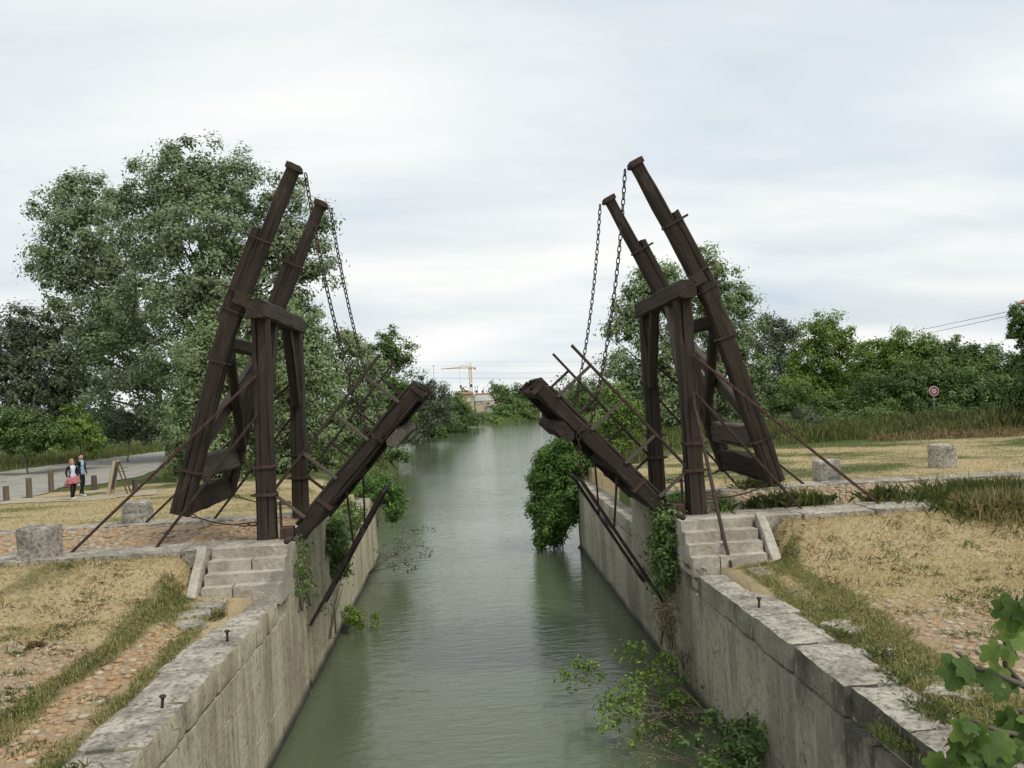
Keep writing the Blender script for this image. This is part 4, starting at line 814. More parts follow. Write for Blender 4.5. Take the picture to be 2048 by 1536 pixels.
def flush(x, y): return max(0, min(1, (greenmask(x, y) + .35 * noise.noise(Vector((x * 3, y * 3, 1))) - .35) * 1.5)) if okc(x, y) else 0
p = spots(60000, -6.2, -3.9, 6, 14.2, flush, 5) + spots(70000, 3.9, 6.2, 6.5, 14.2, flush, 6); st = np.random.RandomState(6)
tn = np.clip(.66 + st.normal(size=len(p)) * .26, 0, 1)
blades('green_grass', p, np.full(len(p), .085), np.full(len(p), .0045), .8, tn, L_GRASS, 22, 'green grass strips growing behind the coping stones')
def flawn(x, y):
    if not okc(x, y) or y < 15.3 or (x < 0 and -17 > x and y > 36): return 0
    if 15.6 < y < 18.7: return .05
    return .75
p = spots(30000, -22, -4, 19.3, 37, flawn, 7) + spots(34000, 4, 24, 19.3, 38, flawn, 8) + spots(14000, 4, 14, 15.3, 19.3, flawn, 81); st = np.random.RandomState(8)
tn = np.array([.12 + .95 * max(0, greenmask(x, y)) for x, y, z in p]) + st.normal(size=len(p)) * .18
blades('lawn_grass', p, np.full(len(p), .09), np.full(len(p), .009), .9, tn, L_GRASS, 23, 'patchy yellow-green grass beyond the bridge approach')
def fverge(x, y):
    if x < 0:
        d = y - lerp([(-60, 45), (-30.2, 58.7), (-26.1, 75), (-20, 100)], x); return 1.0 if (d > .3 or (y > 44 and x > -15.5)) and x < lerp(XL, y) - .5 else 0
    return 1 if x > lerp(XR, y) + .5 else 0
p = spots(36000, -46, -4.5, 40, 95, fverge, 9) + spots(36000, 7, 42, 36, 60, fverge, 10); st = np.random.RandomState(10)
blades('verge_grass', p, np.full(len(p), .5), np.full(len(p), .022), .6, np.clip(.5 + st.normal(size=len(p)) * .22, 0, 1) * .8, L_TALL, 24, 'rough green verge grass beyond the road and below the hedge')
cl = []
for (cx, cy, rx, ry, n) in ((9.3, 15.6, 1.5, .9, 5200), (8.6, 14.6, .8, .6, 1500), (10.4, 14.6, 1.2, 1.0, 3000), (5.6, 15.95, .8, .25, 900), (7.3, 15.9, .35, .2, 260), (6.0, 18.9, .5, .2, 380), (9.3, 11.6, .4, .5, 500)):
    s_ = random.Random(int(cx * 10)); cl += [(x, y, hz(x, y)) for x, y in ((cx + s_.gauss(0, .45) * rx, cy + s_.gauss(0, .45) * ry) for _ in range(n))]
st = np.random.RandomState(12); blades('tall_grass', cl, np.full(len(cl), .38), np.full(len(cl), .007), .7, np.clip(.3 + st.normal(size=len(cl)) * .18 + np.array([.45 * (y < 14.95 and x > 8) for x, y, z in cl]), 0, 1), L_TALL, 25, 'tall green and ripe grass clumps beside the right approach')
cl = []
for (cx, cy, cz, n) in ((3.3, 7.5, -.12, 420), (3.36, 14.35, .05, 300), (-3.42, 14.0, .02, 0), (3.9, 8.7, .0, 160), (4.0, 10.2, .0, 200), (3.75, 7.7, .02, 300), (4.1, 9.4, 0, 220), (-3.75, 7.55, .02, 420), (-4.0, 13.1, .02, 300), (3.6, 6.7, .02, 220)):
    s_ = random.Random(int(cx * 10 + cy * 7)); cl += [(cx + s_.gauss(0, .07), cy + s_.gauss(0, .16), cz) for _ in range(n)]
st = np.random.RandomState(13); blades('joint_grass', cl, np.full(len(cl), .115), np.full(len(cl), .0035), .8, np.clip(.35 + st.normal(size=len(cl)) * .25, 0, 1), L_TALL, 26, 'grass tufts sprouting from joints in the coping')
p = spots(30000, 11, 34, 35.5, 45, lambda x, y: max(0, min(1, .35 + 1.1 * noise.noise(Vector((x * .35, y * .5, 41))) + .5 * sm(37, 40, y))), 18); st = np.random.RandomState(17)
blades('scrub_grass', p, np.array([.35 + .75 * max(0, .5 + noise.noise(Vector((x * .5, y * .5, 44)))) for x, y, z in p]), np.full(len(p), .02), .55, np.clip(.42 + st.normal(size=len(p)) * .2, 0, 1), L_TALL, 30, 'tall fresh green grass rising in front of the right hedge')
cl = []; s_ = random.Random(77)
for _ in range(240):
    sd_ = s_.choice((-1, 1)); cx, cy = sd_ * s_.uniform(4.3, 11), s_.uniform(8, 14.6)
    if okc(cx, cy): cl += [(x, y, hz(x, y)) for x, y in ((cx + s_.gauss(0, .09), cy + s_.gauss(0, .07)) for _ in range(s_.randint(12, 60)))]
st = np.random.RandomState(15); blades('lawn_weeds', cl, np.full(len(cl), .075), np.full(len(cl), .0055), .8, np.clip(.22 + st.normal(size=len(cl)) * .2, 0, 1), L_TALL, 28, 'scattered small weeds in the dry quay lawns')
p = spots(9000, -13, -4.2, 9, 14.7, lambda x, y: (okc(x, y) and noise.noise(Vector((x * 1.1, y * 1.6, 31))) > .22) * .9, 16) + spots(9000, 4.4, 12, 9.5, 14.7, lambda x, y: (okc(x, y) and noise.noise(Vector((x * 1.1, y * 1.6, 33))) > .22) * .9, 17); st = np.random.RandomState(16)
blades('cut_hay', p, np.full(len(p), .12), np.full(len(p), .0045), 1.0, np.clip(.25 + st.normal(size=len(p)) * .3, 0, 1), L_DRY, 29, 'brownish swathes of cut hay lying on the quay lawns')
p = spots(5000, 16, 34, 31, 38, lambda x, y: 1.0 if y > 33 + 1.2 * math.sin(x * .5) else 0, 14); st = np.random.RandomState(14)
blades('dry_brush', p, np.full(len(p), .42), np.full(len(p), .02), .8, np.clip(.5 + st.normal(size=len(p)) * .25, 0, 1), L_DRY, 27, 'brown dry brush at the edge of the right lawn')

# ------------------------------------------------------------------ fig tree at the lower right corner
def fig_leaf(seed):
    r = random.Random(seed); prof = []
    for i in range(25):
        a = -math.pi + 2 * math.pi * i / 24; k = abs(a)
        lob_ = .62 + .38 * max(math.cos(a * .5) ** 14 if k < 1 else 0, math.exp(-((k - 1.05) / .30) ** 2) * .92, math.exp(-((k - 2.05) / .33) ** 2) * .66) - .16 * math.exp(-((k - .55) / .16) ** 2) - .10 * math.exp(-((k - 1.55) / .16) ** 2)
        if k > 2.75: lob_ *= .72
        prof.append((math.cos(a) * lob_ * .62 + .18, math.sin(a) * lob_ * .52))
    V = []; F = []; nr = 3
    cz = lambda x, y: -.30 * x * x - .28 * y * y + .07 * abs(y) + .03 * noise.noise(Vector((x * 4, y * 4, seed)))
    V.append((.1, 0, cz(.1, 0)))
    for q in range(1, nr + 1):
        for (x, y) in prof[:-1]: u, v = .1 + (x - .1) * q / nr, y * q / nr; V.append((u, v, cz(u, v)))
    m = len(prof) - 1
    for i in range(m): F.append((0, 1 + i, 1 + (i + 1) % m))
    for q in range(nr - 1):
        for i in range(m): a, b = 1 + q * m + i, 1 + q * m + (i + 1) % m; F.append((a, a + m, b + m, b))
    F.append
    me = mesh('fig_leaf', V, F, True); a = me.attributes.new('tint', 'FLOAT', 'POINT'); tv = r.uniform(.05, .85); a.data.foreach_set('value', [min(1, max(0, tv + .10 * noise.noise(Vector(v) * 5)))for v in V]); me.materials.append(L_FIG); return me
def veins(m):
    t = m.node_tree; b = t.nodes['Principled BSDF']; old = b.inputs['Base Color'].links[0].from_socket; sp = N(t, 'ShaderNodeSeparateXYZ'); t.links.new(N(t, 'ShaderNodeTexCoord').outputs['Object'], sp.inputs[0])
    an = mth(t, 'ARCTAN2', sp.outputs['Y'], mth(t, 'ADD', sp.outputs['X'], .30)); ray_ = mth(t, 'ABSOLUTE', mth(t, 'SINE', mth(t, 'MULTIPLY', an, 3.4)))
    fe = mth(t, 'ABSOLUTE', mth(t, 'SINE', mth(t, 'ADD', mth(t, 'MULTIPLY', sp.outputs['X'], 26.0), mth(t, 'MULTIPLY', mth(t, 'ABSOLUTE', sp.outputs['Y']), -22.0))))
    f = mth(t, 'MAXIMUM', ramp(t, ray_, [(.03, (.75,) * 3), (.10, (0,) * 3)]), ramp(t, fe, [(.05, (.4,) * 3), (.2, (0,) * 3)]))
    blot = nz(t, coords(t, 'obj', (1, 1, 1)), 6, 6, .7); c = mixc(t, f, mixc(t, ramp(t, blot, [(.35, (0,) * 3), (.7, (.5,) * 3)]), old, (.035, .075, .016)), (.16, .23, .08)); t.links.new(c, b.inputs['Base Color']); bump(t, b, mth(t, 'SUBTRACT', blot, f), .35, .02)
veins(L_FIG)
figs = [fig_leaf(i) for i in range(9)]
ft = thing('fig_tree', 'fig branches with big lobed leaves in the lower right foreground', 'fig tree', (3.7, 2.9, 0))
trunk = [Vector((3.7, 2.9, -.05)), Vector((3.3, 2.95, .6)), Vector((2.8, 3.1, 1.15)), Vector((2.3, 3.2, 1.45)), Vector((2.05, 3.25, 1.5))]
tube('trunk', trunk, [.07, .06, .05, .035, .025], M_BARK, ft)
def leafat(tip, r, size, droop):
    d = Vector((r.uniform(-1, .3), r.uniform(-1, .2), r.uniform(-1.0, .3) - droop)).normalized(); nrm = Vector((r.uniform(-.5, .3), -1.0, r.uniform(.1, 1.1))); nrm = (nrm - d * nrm.dot(d)).normalized(); y = nrm.cross(d)
    M = Matrix((d, y, nrm)).transposed().to_4x4(); M.translation = tip + d * .03; obj('leaf', r.choice(figs), None, ft, M @ Matrix.Diagonal((size, size, size, 1)))
fr = random.Random(5)
brs = [[(2048, 1372), (2000, 1352), (1950, 1335), (1915, 1305)], [(2048, 1372), (2010, 1330), (2010, 1275), (2028, 1220), (2035, 1190)], [(2090, 1480), (2040, 1470), (1990, 1460), (1945, 1440)], [(2100, 1540), (2040, 1520), (1980, 1500), (1930, 1490)], [(2090, 1500), (2050, 1440), (2040, 1420)], [(2060, 1560), (1990, 1545), (1920, 1530), (1900, 1520)]]
for bi, b in enumerate(brs):
    P = [Vector(gy(px, py, 3.2 + .06 * bi - .1 * i)) for i, (px, py) in enumerate(b)]; P = [trunk[-2] if bi in (0, 1) else trunk[-1]] + P
    tube('branch', P, [.02] + [.012 - .002 * i for i in range(len(P) - 1)], M_BARK, ft)
    for i, q in enumerate(P[1:]):
        nl = (3 if bi < 2 else 4) if i else 2
        for k in range(nl):
            nxt = P[min(i + 2, len(P) - 1)]; a = q.lerp(nxt, fr.random())
            leafat(a, fr, fr.uniform(.08, .13), .25)

# ------------------------------------------------------------------ road furniture
for i, (px, py, h, lab) in enumerate(((13, 1003, .62, 'shortest wooden bollard at the far left edge'), (59, 997, .86, 'wooden bollard second from the left edge'), (103, 985, .98, 'tallest wooden bollard left of the couple'), (189, 980, .66, 'wooden bollard between the couple and the sign board'), (271, 985, .55, 'dark wooden bollard right of the sign board'))):
    q = gz(px, py, -.34); z = hz(q[0], q[1]); o = obj('bollard', beam_mesh(h + .2, .21, .21, seed=i, bev=.05, rough=.012, rings=4), M_WOODP if i < 3 else M_WOODG, None, Matrix.Translation((q[0], q[1], z - .2)))
    tag(o, lab, 'bollard', 'wooden bollards along the road')
q = gz(225, 991, -.34); z0 = hz(q[0], q[1]); sb = thing('sign_board', 'leaning wooden information board on props beside the road', 'board', (q[0], q[1], z0))
e0 = Vector((q[0] - .2, q[1], z0)); tpb = Vector((q[0] + .12, q[1] + .1, z0 + 1.42))
for dy in (0, .4): beam('prop_post', (e0.x, e0.y + dy, z0 - .05), (tpb.x, tpb.y + dy, tpb.z), .1, .2, M_WOODB, sb, seed=5, rings=3, rough=.004, bev=.01)
beam('panel', (e0.x + .11, e0.y + .2, z0 + .25), (tpb.x + .03, tpb.y + .2, tpb.z - .03), .04, .36, M_WOODG, sb, seed=6, rings=3, rough=.003, bev=.005)
for dy in (0, .4): beam('back_stay', (tpb.x + .03, tpb.y + dy, tpb.z - .02), (q[0] + .62, q[1] + dy + .05, z0 - .05), .05, .05, M_WOODP, sb, seed=7, rings=2, rough=.003, bev=.006)
M_RED = simple('sign_red', (0.36, 0.03, 0.035), .5, .1, 3); M_WHITE = simple('sign_white', (0.62, 0.58, 0.56), .5, .06, 3); M_SIGNI = simple('sign_inner', (0.55, 0.60, 0.60), .5, .06, 3); M_GALV = simple('galvanised', (0.25, 0.26, 0.27), .5, .2, 6); M_INK = simple('sign_ink', (0.12, 0.14, 0.15), .6, .1, 6)
q = gy(1868, 782, 44); zb = hz(q[0], 44); rs = thing('road_sign', 'round red and white road sign on a grey pole by the hedge', 'road sign', (q[0], 44, zb))
tube('pole', [(q[0], 44.05, zb - .1), (q[0], 44.05, q[2] + .2)], .032, M_GALV, rs)
tube('bracket', [(q[0], 44.0, q[2] - .42), (q[0], 44.0, q[2] - .50)], .07, M_GALV, rs)
def disc(name, r, y, mat, r_in=0):
    n = 32; V = []; F = []
    for yy in (y, y + .02):
        for rr in (r, max(r_in, .001)):
            for k in range(n): V.append((rr * math.cos(k * 2 * math.pi / n), yy, rr * math.sin(k * 2 * math.pi / n)))
    for k in range(n):
        l = (k + 1) % n; F += [(k, l, n + l, n + k), (2 * n + k, 3 * n + k, 3 * n + l, 2 * n + l), (k, 2 * n + k, 2 * n + l, l), (n + k, n + l, 3 * n + l, 3 * n + k)]
    return obj(name, mesh(name, V, F), mat, rs, Matrix.Translation((q[0], 44, q[2])))
disc('rim', .255, -.01, M_WHITE, .21); disc('red_ring', .212, -.014, M_RED, .135); disc('face', .137, -.006, M_SIGNI)
box('pictogram', (q[0] - .01, 43.985, q[2] + .055), (.05, .008, .03), M_INK, rs); box('pictogram', (q[0] + .03, 43.985, q[2] - .04), (.06, .008, .03), M_INK, rs); box('pictogram', (q[0] - .04, 43.985, q[2] - .015), (.03, .008, .04), M_INK, rs)
for (px, py, z, lab, s_) in ((1757, 874, .3, 'pale scrap of litter at the edge of the right lawn', (.9, .3, .1)), ):
    q = gz(px, py, z); me = rough_mesh(*s_, seed=3, jit=.06, cell=.08, edge=.03, freq=5); tag(obj('litter', me, M_WHITE, None, Matrix.Translation((q[0], q[1], hz(q[0], q[1]) + .05))), lab, 'litter')
for (px, py, lab) in ((1782, 1058, 'brown clod of cut grass on the right lawn'), (72, 1302, 'dry brown tuft on the left cobbles')):
    q = gz(px, py, .25 if px > 1000 else .03); z = hz(q[0], q[1]); s_ = random.Random(px); cl = [(q[0] + s_.uniform(-.09, .09), q[1] + s_.uniform(-.06, .06), z) for _ in range(260)]
    o = blades('grass_clod', cl, np.full(len(cl), .09), np.full(len(cl), .007), .95, np.full(len(cl), .12), L_DRY, px, lab, 'grass clod'); del o['kind']

# ------------------------------------------------------------------ people
def skin_body(name, J, E, mats, matfun, loc, rz, sub=2):
    me = bpy.data.meshes.new(name); me.from_pydata([j[0] for j in J], E, []); o = bpy.data.objects.new(name, me); COL.objects.link(o)
    m = o.modifiers.new('skin', 'SKIN'); m.use_smooth_shade = True
    for i, j in enumerate(J): r_ = j[1]; o.data.skin_vertices[0].data[i].radius = r_ if hasattr(r_, '__len__') else (r_, r_)
    o.data.skin_vertices[0].data[0].use_root = True
    s_ = o.modifiers.new('sub', 'SUBSURF'); s_.levels = sub; s_.render_levels = sub
    dg = bpy.context.evaluated_depsgraph_get(); bme = bpy.data.meshes.new_from_object(o.evaluated_get(dg)); bpy.data.objects.remove(o)
    bme.materials.clear()
    for q_ in mats: bme.materials.append(q_)
    for p_ in bme.polygons: p_.material_index = matfun(p_.center); p_.use_smooth = True
    b = obj(name, bme); b.location = loc; b.rotation_euler = (0, 0, rz); return b
M_SKIN = simple('skin', (0.50, 0.30, 0.22), .6, .08, 20, 'obj', 0); M_NAVY = simple('navy_jacket', (0.018, 0.026, 0.040), .85, .3, 20, 'obj'); M_JEAN = simple('dark_trousers', (0.014, 0.014, 0.017), .9, .3, 20, 'obj'); M_SHOE = simple('white_shoe', (0.7, 0.7, 0.7), .6, .05, 10, 'obj', 0)
M_SHIRT = simple('pale_blue_shirt', (0.30, 0.42, 0.52), .85, .15, 20, 'obj'); M_TOP = simple('white_top', (0.62, 0.66, 0.74), .85, .1, 20, 'obj'); M_BLACK = simple('black_jacket', (0.012, 0.010, 0.013), .85, .3, 20, 'obj'); M_HAIRD = simple('dark_hair', (0.018, 0.012, 0.010), .6, .4, 60, 'obj'); M_HAIRB = simple('blonde_hair', (0.42, 0.24, 0.10), .6, .3, 60, 'obj')
def pinkcheck():
    m, t, b = mat0('pink_check_cloth', .9, .1); v = coords(t, 'obj', (1, 1, 1)); c = N(t, 'ShaderNodeTexChecker'); t.links.new(v, c.inputs[0]); c.inputs['Scale'].default_value = 26; c.inputs[1].default_value = (.42, .06, .10, 1); c.inputs[2].default_value = (.55, .26, .30, 1); t.links.new(c.outputs[0], b.inputs['Base Color']); return m
M_PINK = pinkcheck()
def person(name_label, h, pose, mats, matfun, loc, rz, hair, hairmat, extra=None):
    k = h / 1.75; J = []; E = []
    def add(p, r_, par=None):
        J.append((tuple(c * k for c in p), tuple(c * k for c in r_) if hasattr(r_, '__len__') else r_ * k))
        if par is not None: E.append((par, len(J) - 1))
        return len(J) - 1
    pel = add((0, 0, .95), (.15, .115)); wst = add((0, 0, 1.10), (.135, .10), pel); che = add((.01, 0, 1.30), (.165, .12), wst); shl = add((0, 0, 1.42), (.14, .09), che)
    nk = add((.01, 0, 1.50), .055, shl); hd = add((.025, 0, 1.58), (.075, .085), nk); hd2 = add((.025, 0, 1.66), (.082, .095), hd); add((.015, 0, 1.725), (.055, .06), hd2)
    nose = add((.125, 0, 1.615), .014, hd2)
    for e in (-1, 1): add((.015, e * .092, 1.62), .015, hd2)
    for e in (-1, 1):
        kx, kz, fx = pose['leg'][e]
        hp = add((0, e * .09, .88), .095, pel); kn = add((kx, e * .10, .50), .062, hp); an = add((fx, e * .10, .10), .042, kn); hl = add((fx + .02, e * .10, .045), .042, an); add((fx + .19, e * .115, .035), .032, hl)
        sx = add((0, e * .19, 1.41), .062, shl); (ex, ey, ez), (wx, wy, wz) = pose['arm'][e]; el = add((ex, e * ey, ez), .045, sx); wr = add((wx, e * wy, wz), .030, el)
        d = Vector((wx - ex, e * (wy - ey), wz - ez)).normalized(); pm = add(tuple(Vector((wx, e * wy, wz)) + d * .07), (.034, .02), wr); P0 = Vector((wx, e * wy, wz)) + d * .07
        fwd = Vector((1, 0, 0)) - d * d.x; fwd = fwd.normalized() if fwd.length > .1 else Vector((0, 1, 0))
        for j in range(4):
            b0 = P0 + d * .035 + fwd * (.027 - .018 * j); f1 = add(tuple(b0), .010, pm); add(tuple(b0 + d * (.05 - .008 * abs(j - 1.3)) - Vector((0, e * .012, 0))), .008, f1)
        th = add(tuple(P0 - d * .03 + fwd * .045), .011, pm); add(tuple(P0 + d * .015 + fwd * .062), .009, th)
    b = skin_body('person', J, E, mats, lambda c: matfun(c / k), loc, rz); tag(b, name_label, 'person', 'couple walking by the road')
    W = Matrix.Translation(loc) @ Matrix.Rotation(rz, 4, 'Z')
    bm = bmesh.new(); bmesh.ops.create_icosphere(bm, subdivisions=3, radius=1); 
    for v in bm.verts:
        c = v.co.copy(); f_ = 1 + .06 * noise.noise(c * 5); v.co = Vector((c.x * .105 * f_ - .008, c.y * .10 * f_, c.z * .12 * f_))
    dl = [v for v in bm.verts if v.co.x > .045 and v.co.z < .055 or (v.co.z < (-.03 if hair == 'short' else -.2))]; bmesh.ops.delete(bm, geom=dl, context='VERTS')
    if hair == 'long':
        for v in bm.verts:
            if v.co.z < 0: v.co.z *= 1.9; v.co.x = min(v.co.x, .01)
    me = bpy.data.meshes.new('hair'); bm.to_mesh(me); bm.free(); sol = obj('hair', me, hairmat, b, W @ Matrix.Translation((.02 * k, 0, 1.665 * k)) @ Matrix.Scale(k, 4)); sm_ = sol.modifiers.new('thick', 'SOLIDIFY'); sm_.thickness = .02
    return b, W, k
q = gz(164, 993, -.33); lz = lambda q: (q[0], q[1], hz(q[0], q[1]) + .03)
def mman(c):
    if c.z > 1.485: return 0
    if c.z < .075: return 3
    if abs(c.y) > .15 and c.z < .93 and c.z > .6: return 0
    if c.x > .06 and abs(c.y) < .09 and c.z > .9: return 4
    return 1 if c.z > .9 or (abs(c.y) > .15 and c.z > .8) else 2
man, W, k = person('man in a dark navy jacket walking with his arm round the woman', 1.76, {'leg': {-1: (.10, 0, .16), 1: (.02, 0, -.18)}, 'arm': {-1: ((-.10, .30, 1.15), (.06, .27, .94)), 1: ((-.06, .30, 1.18), (.05, .25, .96))}}, [M_SKIN, M_NAVY, M_JEAN, M_SHOE, M_SHIRT], mman, lz(q), math.radians(-20), 'short', M_HAIRD)
q = gz(152, 999, -.33)
def mwom(c):
    if c.z > 1.485: return 0
    if c.z < .075: return 3
    if abs(c.y) > .15 and c.z < .98 and c.z > .6: return 0
    if c.x > .04 and abs(c.y) < .11 and c.z > .98: return 4
    return 1 if c.z > .98 else 2
wom, W, k = person('blonde woman in a black jacket with a pink checked shirt at her waist', 1.60, {'leg': {-1: (.08, 0, .06), 1: (.0, 0, -.14)}, 'arm': {-1: ((-.03, .26, 1.15), (.08, .23, .92)), 1: ((-.06, .27, 1.16), (.02, .25, .94))}}, [M_SKIN, M_BLACK, M_JEAN, M_SHOE, M_TOP], mwom, (q[0], q[1] - .25, hz(q[0], q[1] - .25) + .03), math.radians(-35), 'long', M_HAIRB)
V = []; F = []; n = 20
for i in range(5):
    for j in range(n):
        a = 2 * math.pi * j / n; rr = .175 + .03 * i + .018 * i * math.sin(a * 5); V.append((math.cos(a) * rr - .015 * i, math.sin(a) * rr * .95, .98 - .075 * i - (.03 * i * (math.cos(a) < 0))))
for i in range(4):
    for j in range(n): a = i * n + j; b_ = i * n + (j + 1) % n; F.append((a, a + n, b_ + n, b_))
o = obj('tied_shirt', mesh('shirt', V, F, True), M_PINK, wom, W @ Matrix.Scale(k, 4)); sm_ = o.modifiers.new('thick', 'SOLIDIFY'); sm_.thickness = .012

# ------------------------------------------------------------------ far buildings, crane, cables
M_CREAM = simple('cream_render', (0.62, 0.52, 0.34), .9, .08, 1.0); M_PALE = simple('pale_render', (0.66, 0.56, 0.42), .9, .08, 1.0); M_FASC = simple('white_fascia', (0.75, 0.75, 0.74), .8, .05, 1.0); M_TILE = simple('roof_tile', (0.34, 0.20, 0.14), .9, .25, 3); M_GLASS = simple('window_dark', (0.035, 0.04, 0.045), .2, .2, 2, bmp=0); M_YEL = simple('crane_yellow', (0.62, 0.42, 0.10), .6, .15, 1, bmp=0); M_CABLE = simple('cable', (0.05, 0.05, 0.05), .7, .1, 1, bmp=0); M_CONC = simple('concrete', (0.40, 0.38, 0.34), .9, .2, 2)
BY = 205
def bpx(x0, x1, y0, y1, Y): a, b = gy(x0, y0, Y), gy(x1, y1, Y); return (a[0] + b[0]) / 2, (a[2] + b[2]) / 2, abs(b[0] - a[0]), abs(a[2] - b[2])
def house(name, lab, x0, x1, ytop, Y, wallm, wins, roof, fascia=None):
    cx, cz, wd, _ = bpx(x0, x1, ytop, 830, Y); zt = gy((x0 + x1) / 2, ytop, Y)[2]; zb = -1.1; t = thing(name, lab, 'house', (cx, Y, zb), 'houses at the canal bend')
    box('wall', (cx, Y + 4, (zt + zb) / 2), (wd, 8, zt - zb), wallm, t)
    for (a, b_, c, d) in wins:
        wx, wz, ww, wh = bpx(a, b_, c, d, Y); wn = box('window', (wx, Y - .02, wz), (ww + .16, .1, wh + .16), M_FASC, t); box('pane', (wx, Y - .085, wz), (ww, .04, wh), M_GLASS, wn)
    if roof == 'tile':
        V = [(cx - wd / 2 - .4, Y - .5, zt), (cx + wd / 2 + .4, Y - .5, zt), (cx + wd / 2 + .4, Y + 8.5, zt), (cx - wd / 2 - .4, Y + 8.5, zt), (cx - wd / 2 + 2, Y + 4, zt + .9), (cx + wd / 2 - 2, Y + 4, zt + .9)]
        obj('roof', mesh('roof', V, [(0, 1, 5, 4), (1, 2, 5), (2, 3, 4, 5), (3, 0, 4), (3, 2, 1, 0)]), M_TILE, t)
    if fascia:
        fx, fz, fw, fh = bpx(*fascia, Y); box('fascia', (fx, Y - .15, fz), (fw, .5, fh), M_FASC, t)
    return t
house('house', 'cream house under the yellow crane with a low tiled roof', 918, 949, 787.5, BY, M_CREAM, [(936, 941, 796, 802), (926, 930, 797, 803)], 'tile')
t = house('house', 'pale terrace house with a white roof band beside the cream house', 949.5, 1010, 789, BY + 1.5, M_PALE, [(953, 960, 801, 809), (965, 969, 801, 806), (971, 975, 801, 806), (983, 990, 800, 806), (976, 981, 813, 820), (983, 990, 812, 820)], 'flat', (949, 1012, 793, 799))
bx_, bz_, bw_, bh_ = bpx(973, 994, 809, 811, BY); box('balcony', (bx_, BY + .6, bz_), (bw_, 1.6, .25), M_PALE, t); 
bx_, bz_, bw_, bh_ = bpx(950, 1012, 788, 793, BY); box('roof', (bx_, BY + 6, bz_ + .1), (bw_, 8, bh_), M_TILE, t)
fx, fz, fw, fh = bpx(975, 997, 817, 826, 190); fc = thing('picket_fence', 'white picket fence in front of the pale terrace house', 'fence', (fx, 190, fz - fh / 2))
for i in range(10): box('picket', (fx - fw / 2 + fw * (i + .5) / 10, 190, fz), (fw / 10 * .7, .05, fh), M_FASC, fc)
box('rail', (fx, 190.06, fz + fh * .3), (fw, .06, .08), M_FASC, fc)
CY = 430; m0 = gy(943, 790, CY); m1 = gy(940, 738, CY); cr = thing('tower_crane', 'yellow tower crane above the far houses', 'crane', (m0[0], CY, -.3))
sc = CY / FPX; mw = 5.0 * sc; zt = m1[2]; zb = -.3; nb_ = 14
for ex in (-1, 1):
    for ey in (-1, 1): box('mast_leg', (m1[0] + ex * mw / 2, CY + ey * mw / 2, (zt + zb) / 2), (.28, .28, zt - zb), M_YEL, cr)
for i in range(nb_):
    za, zc_ = zb + (zt - zb) * i / nb_, zb + (zt - zb) * (i + 1) / nb_
    for ey in (-1, 1):
        a, b_ = (m1[0] - mw / 2, CY + ey * mw / 2, za), (m1[0] + mw / 2, CY + ey * mw / 2, zc_)
        if i % 2: a, b_ = (a[0] + mw, a[1], a[2]), (b_[0] - mw, b_[1], b_[2])
        tube('lattice_bar', [a, b_], .13, M_YEL, cr, 4)
box('slewing_unit', (m1[0] + .2, CY, zt + .3), (mw * 1.35, mw * 1.2, .9), M_YEL, cr)
j0 = gy(882, 738, CY); j1 = gy(945, 737, CY)
for dz, dy in ((0, -.5), (0, .5), (.9, 0)): tube('jib_chord', [(j0[0], CY + dy, j0[2]), (m1[0], CY + dy, zt + .5 + dz)], .13, M_YEL, cr, 4)
for i in range(16):
    f0, f1 = i / 16, (i + .5) / 16; A = Vector((j0[0], CY, j0[2])); B = Vector((m1[0], CY, zt + .5)); tube('jib_lattice', [A.lerp(B, f0), A.lerp(B, f1) + Vector((0, 0, .9 * f1))], .07, M_YEL, cr, 4)
box('counterweight', (m1[0] + 2.3, CY, zt + .1), (1.0, 1.2, 1.0), M_CONC, cr); tube('counter_jib', [(m1[0], CY, zt + .5), (m1[0] + 2.6, CY, zt + .5)], .25, M_YEL, cr, 4)
tube('apex', [(m1[0] + .3, CY, zt + .5), (m1[0] + .6, CY, zt + 3.0)], [.2, .08], M_YEL, cr, 4); tube('pendant', [(m1[0] + .6, CY, zt + 3.0), (j0[0] * .5 + m1[0] * .5, CY, zt + .9)], .05, M_CABLE, cr, 4)
tube('hoist_rope', [(gy(919, 738, CY)[0], CY, zt + .4), (gy(919, 738, CY)[0], CY, gy(919, 790, CY)[2])], .035, M_CABLE, cr, 4)
for i, (y0, y1, y2, w_, lab) in enumerate(((724, 724, 722, .012, 'topmost thin power cable across the canal view'), (730.5, 731, 729, .010, 'second faint power cable from the top'), (744, 746, 742, .022, 'third power cable crossing behind the crane'), (754.5, 756.5, 751, .028, 'lowest and darkest power cable crossing the crane'))):
    Yc = 225; pts = []
    for k in range(25):
        px = 560 + (1560 - 560) * k / 24; u = (px - 1000) / 400; pts.append(gy(px, y1 + (y0 - y1 if u < 0 else y2 - y1) * u * u - (px - 1000) * .0, Yc))
    tag(tube('power_cable', pts, w_, M_CABLE, None, 5), lab, 'cable', 'power cables over the canal')
for i, (a, b_, c, lab) in enumerate((((1600, 712), (1800, 668), (2080, 610), 'upper power line over the right hedge'), ((1600, 722), (1800, 679), (2080, 618), 'lower power line over the right hedge'))):
    A, B, C_ = Vector(gy(*a, 95)), Vector(gy(*b_, 76)), Vector(gy(*c, 50)); tag(tube('power_cable', [A.lerp(B, k / 6).lerp(B.lerp(C_, k / 6), k / 6) for k in range(7)], .016, M_CABLE, None, 5), lab, 'cable', 'power cables over the right hedge')
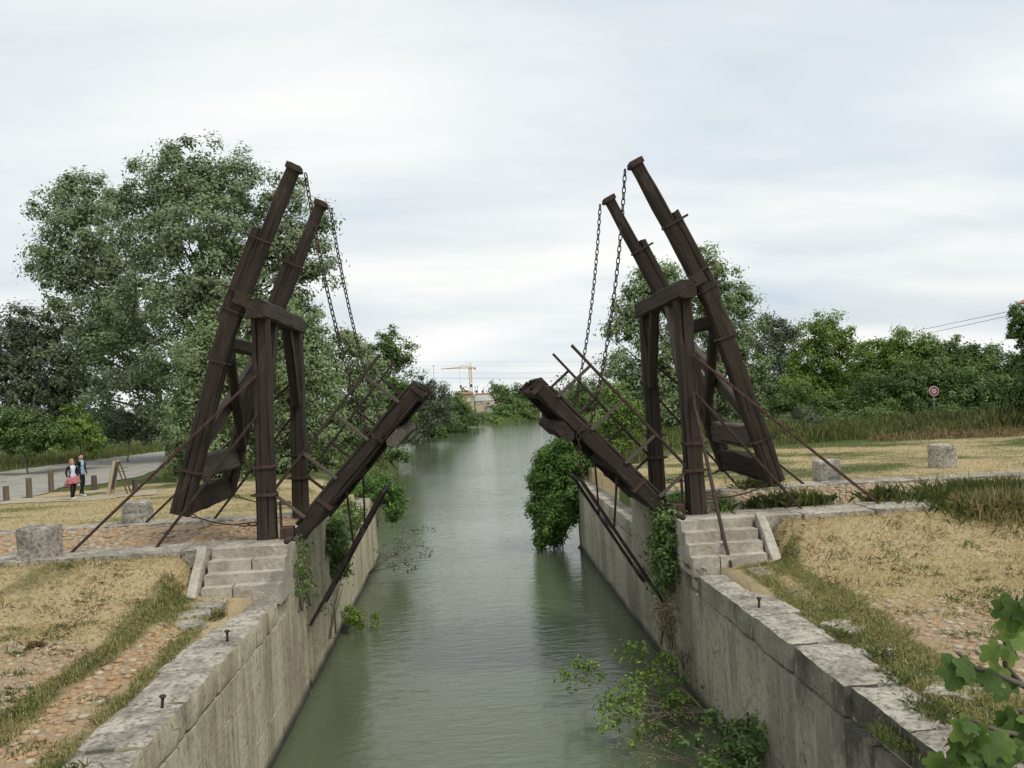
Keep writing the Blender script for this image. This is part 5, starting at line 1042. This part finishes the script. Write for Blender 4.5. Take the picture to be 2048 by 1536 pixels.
for i, (px, y0, y1, Y, lab) in enumerate(((950, 774, 790, 225, 'roof aerial nearest the crane mast'), (955, 772, 790, 228, 'thin roof aerial right of the crane'), (967, 776, 790, 230, 'rightmost roof aerial above the terrace house'), (867, 731, 760, 260, 'far mast above the trees left of the crane'))):
    a, b_ = gy(px, y1 + 4, Y), gy(px, y0, Y); t = thing('aerial', lab, 'aerial', (a[0], Y, a[2]), 'roof aerials')
    tube('mast', [(a[0], Y, min(a[2], 3.2) - 3), b_], .05, M_CABLE, t, 4)
    for dz in (0, .35): tube('cross_arm', [(b_[0] - .5 + dz, Y, b_[2] - dz), (b_[0] + .5 - dz, Y, b_[2] - dz)], .035, M_CABLE, t, 4)
q = gz(1092, 838, WZ); sg = thing('sluice', 'small concrete sluice on the far shore beside the right leaf', 'sluice', (q[0], q[1], WZ))
for dx in (-.9, .9): box('pier', (q[0] + dx, q[1] + 1, WZ + .9), (.35, 1, 2.4), M_CONC, sg)
box('lintel', (q[0], q[1] + 1, WZ + 1.9), (2.6, 1.0, .35), M_CONC, sg); box('gate', (q[0], q[1] + 1.2, WZ + .7), (1.5, .1, 1.8), M_GLASS, sg)
# ivy house at the right edge
HY = 34; hp = gy(2070, 600, HY + 5); hx = hp[0]; ztop = gy(2046, 590, HY + 2)[2]; hh = thing('ivy_house', 'ivy-covered house corner with tiled eaves cut by the right picture edge', 'house', (hx + 3, HY + 3, .3))
box('wall', (hx + 3.2, HY + 3, (ztop + .1) / 2), (6, 6, ztop - .1), M_PALE, hh)
V = [(hx - .1, HY - .5, ztop - .05), (hx + 6.6, HY - .5, ztop - .05), (hx + 6.6, HY + 6.5, ztop - .05), (hx - .1, HY + 6.5, ztop - .05), (hx + 3.2, HY - .5, ztop + 1.2), (hx + 3.2, HY + 6.5, ztop + 1.2)]
rf = obj('roof', mesh('roof', V, [(0, 4, 5, 3), (1, 2, 5, 4), (0, 1, 4), (2, 3, 5), (3, 2, 1, 0)]), M_TILE, hh)
for i in range(10):
    for sgn in (1,):
        a = Vector((hx - .13, HY - .4 + i * .7, ztop - .02)); tube('roof_tile', [a, a + Vector((3.4, 0, 1.22))], .09, M_TILE, rf, 6)
lob = []
for zz in np.arange(.6, ztop - .2, .8):
    for yy in np.arange(HY - .2, HY + 6, 1.1): lob.append((hx - .25, yy, zz, .75, .8, .6))
    for xx in np.arange(hx + .4, hx + 6, 1.1): lob.append((xx, HY - .05, zz, .8, .4, .6))
drape('house_ivy', 'thick dark ivy hanging on the house wall at the right edge', lob, L_DARK, .085, 48, 1.5, 401)
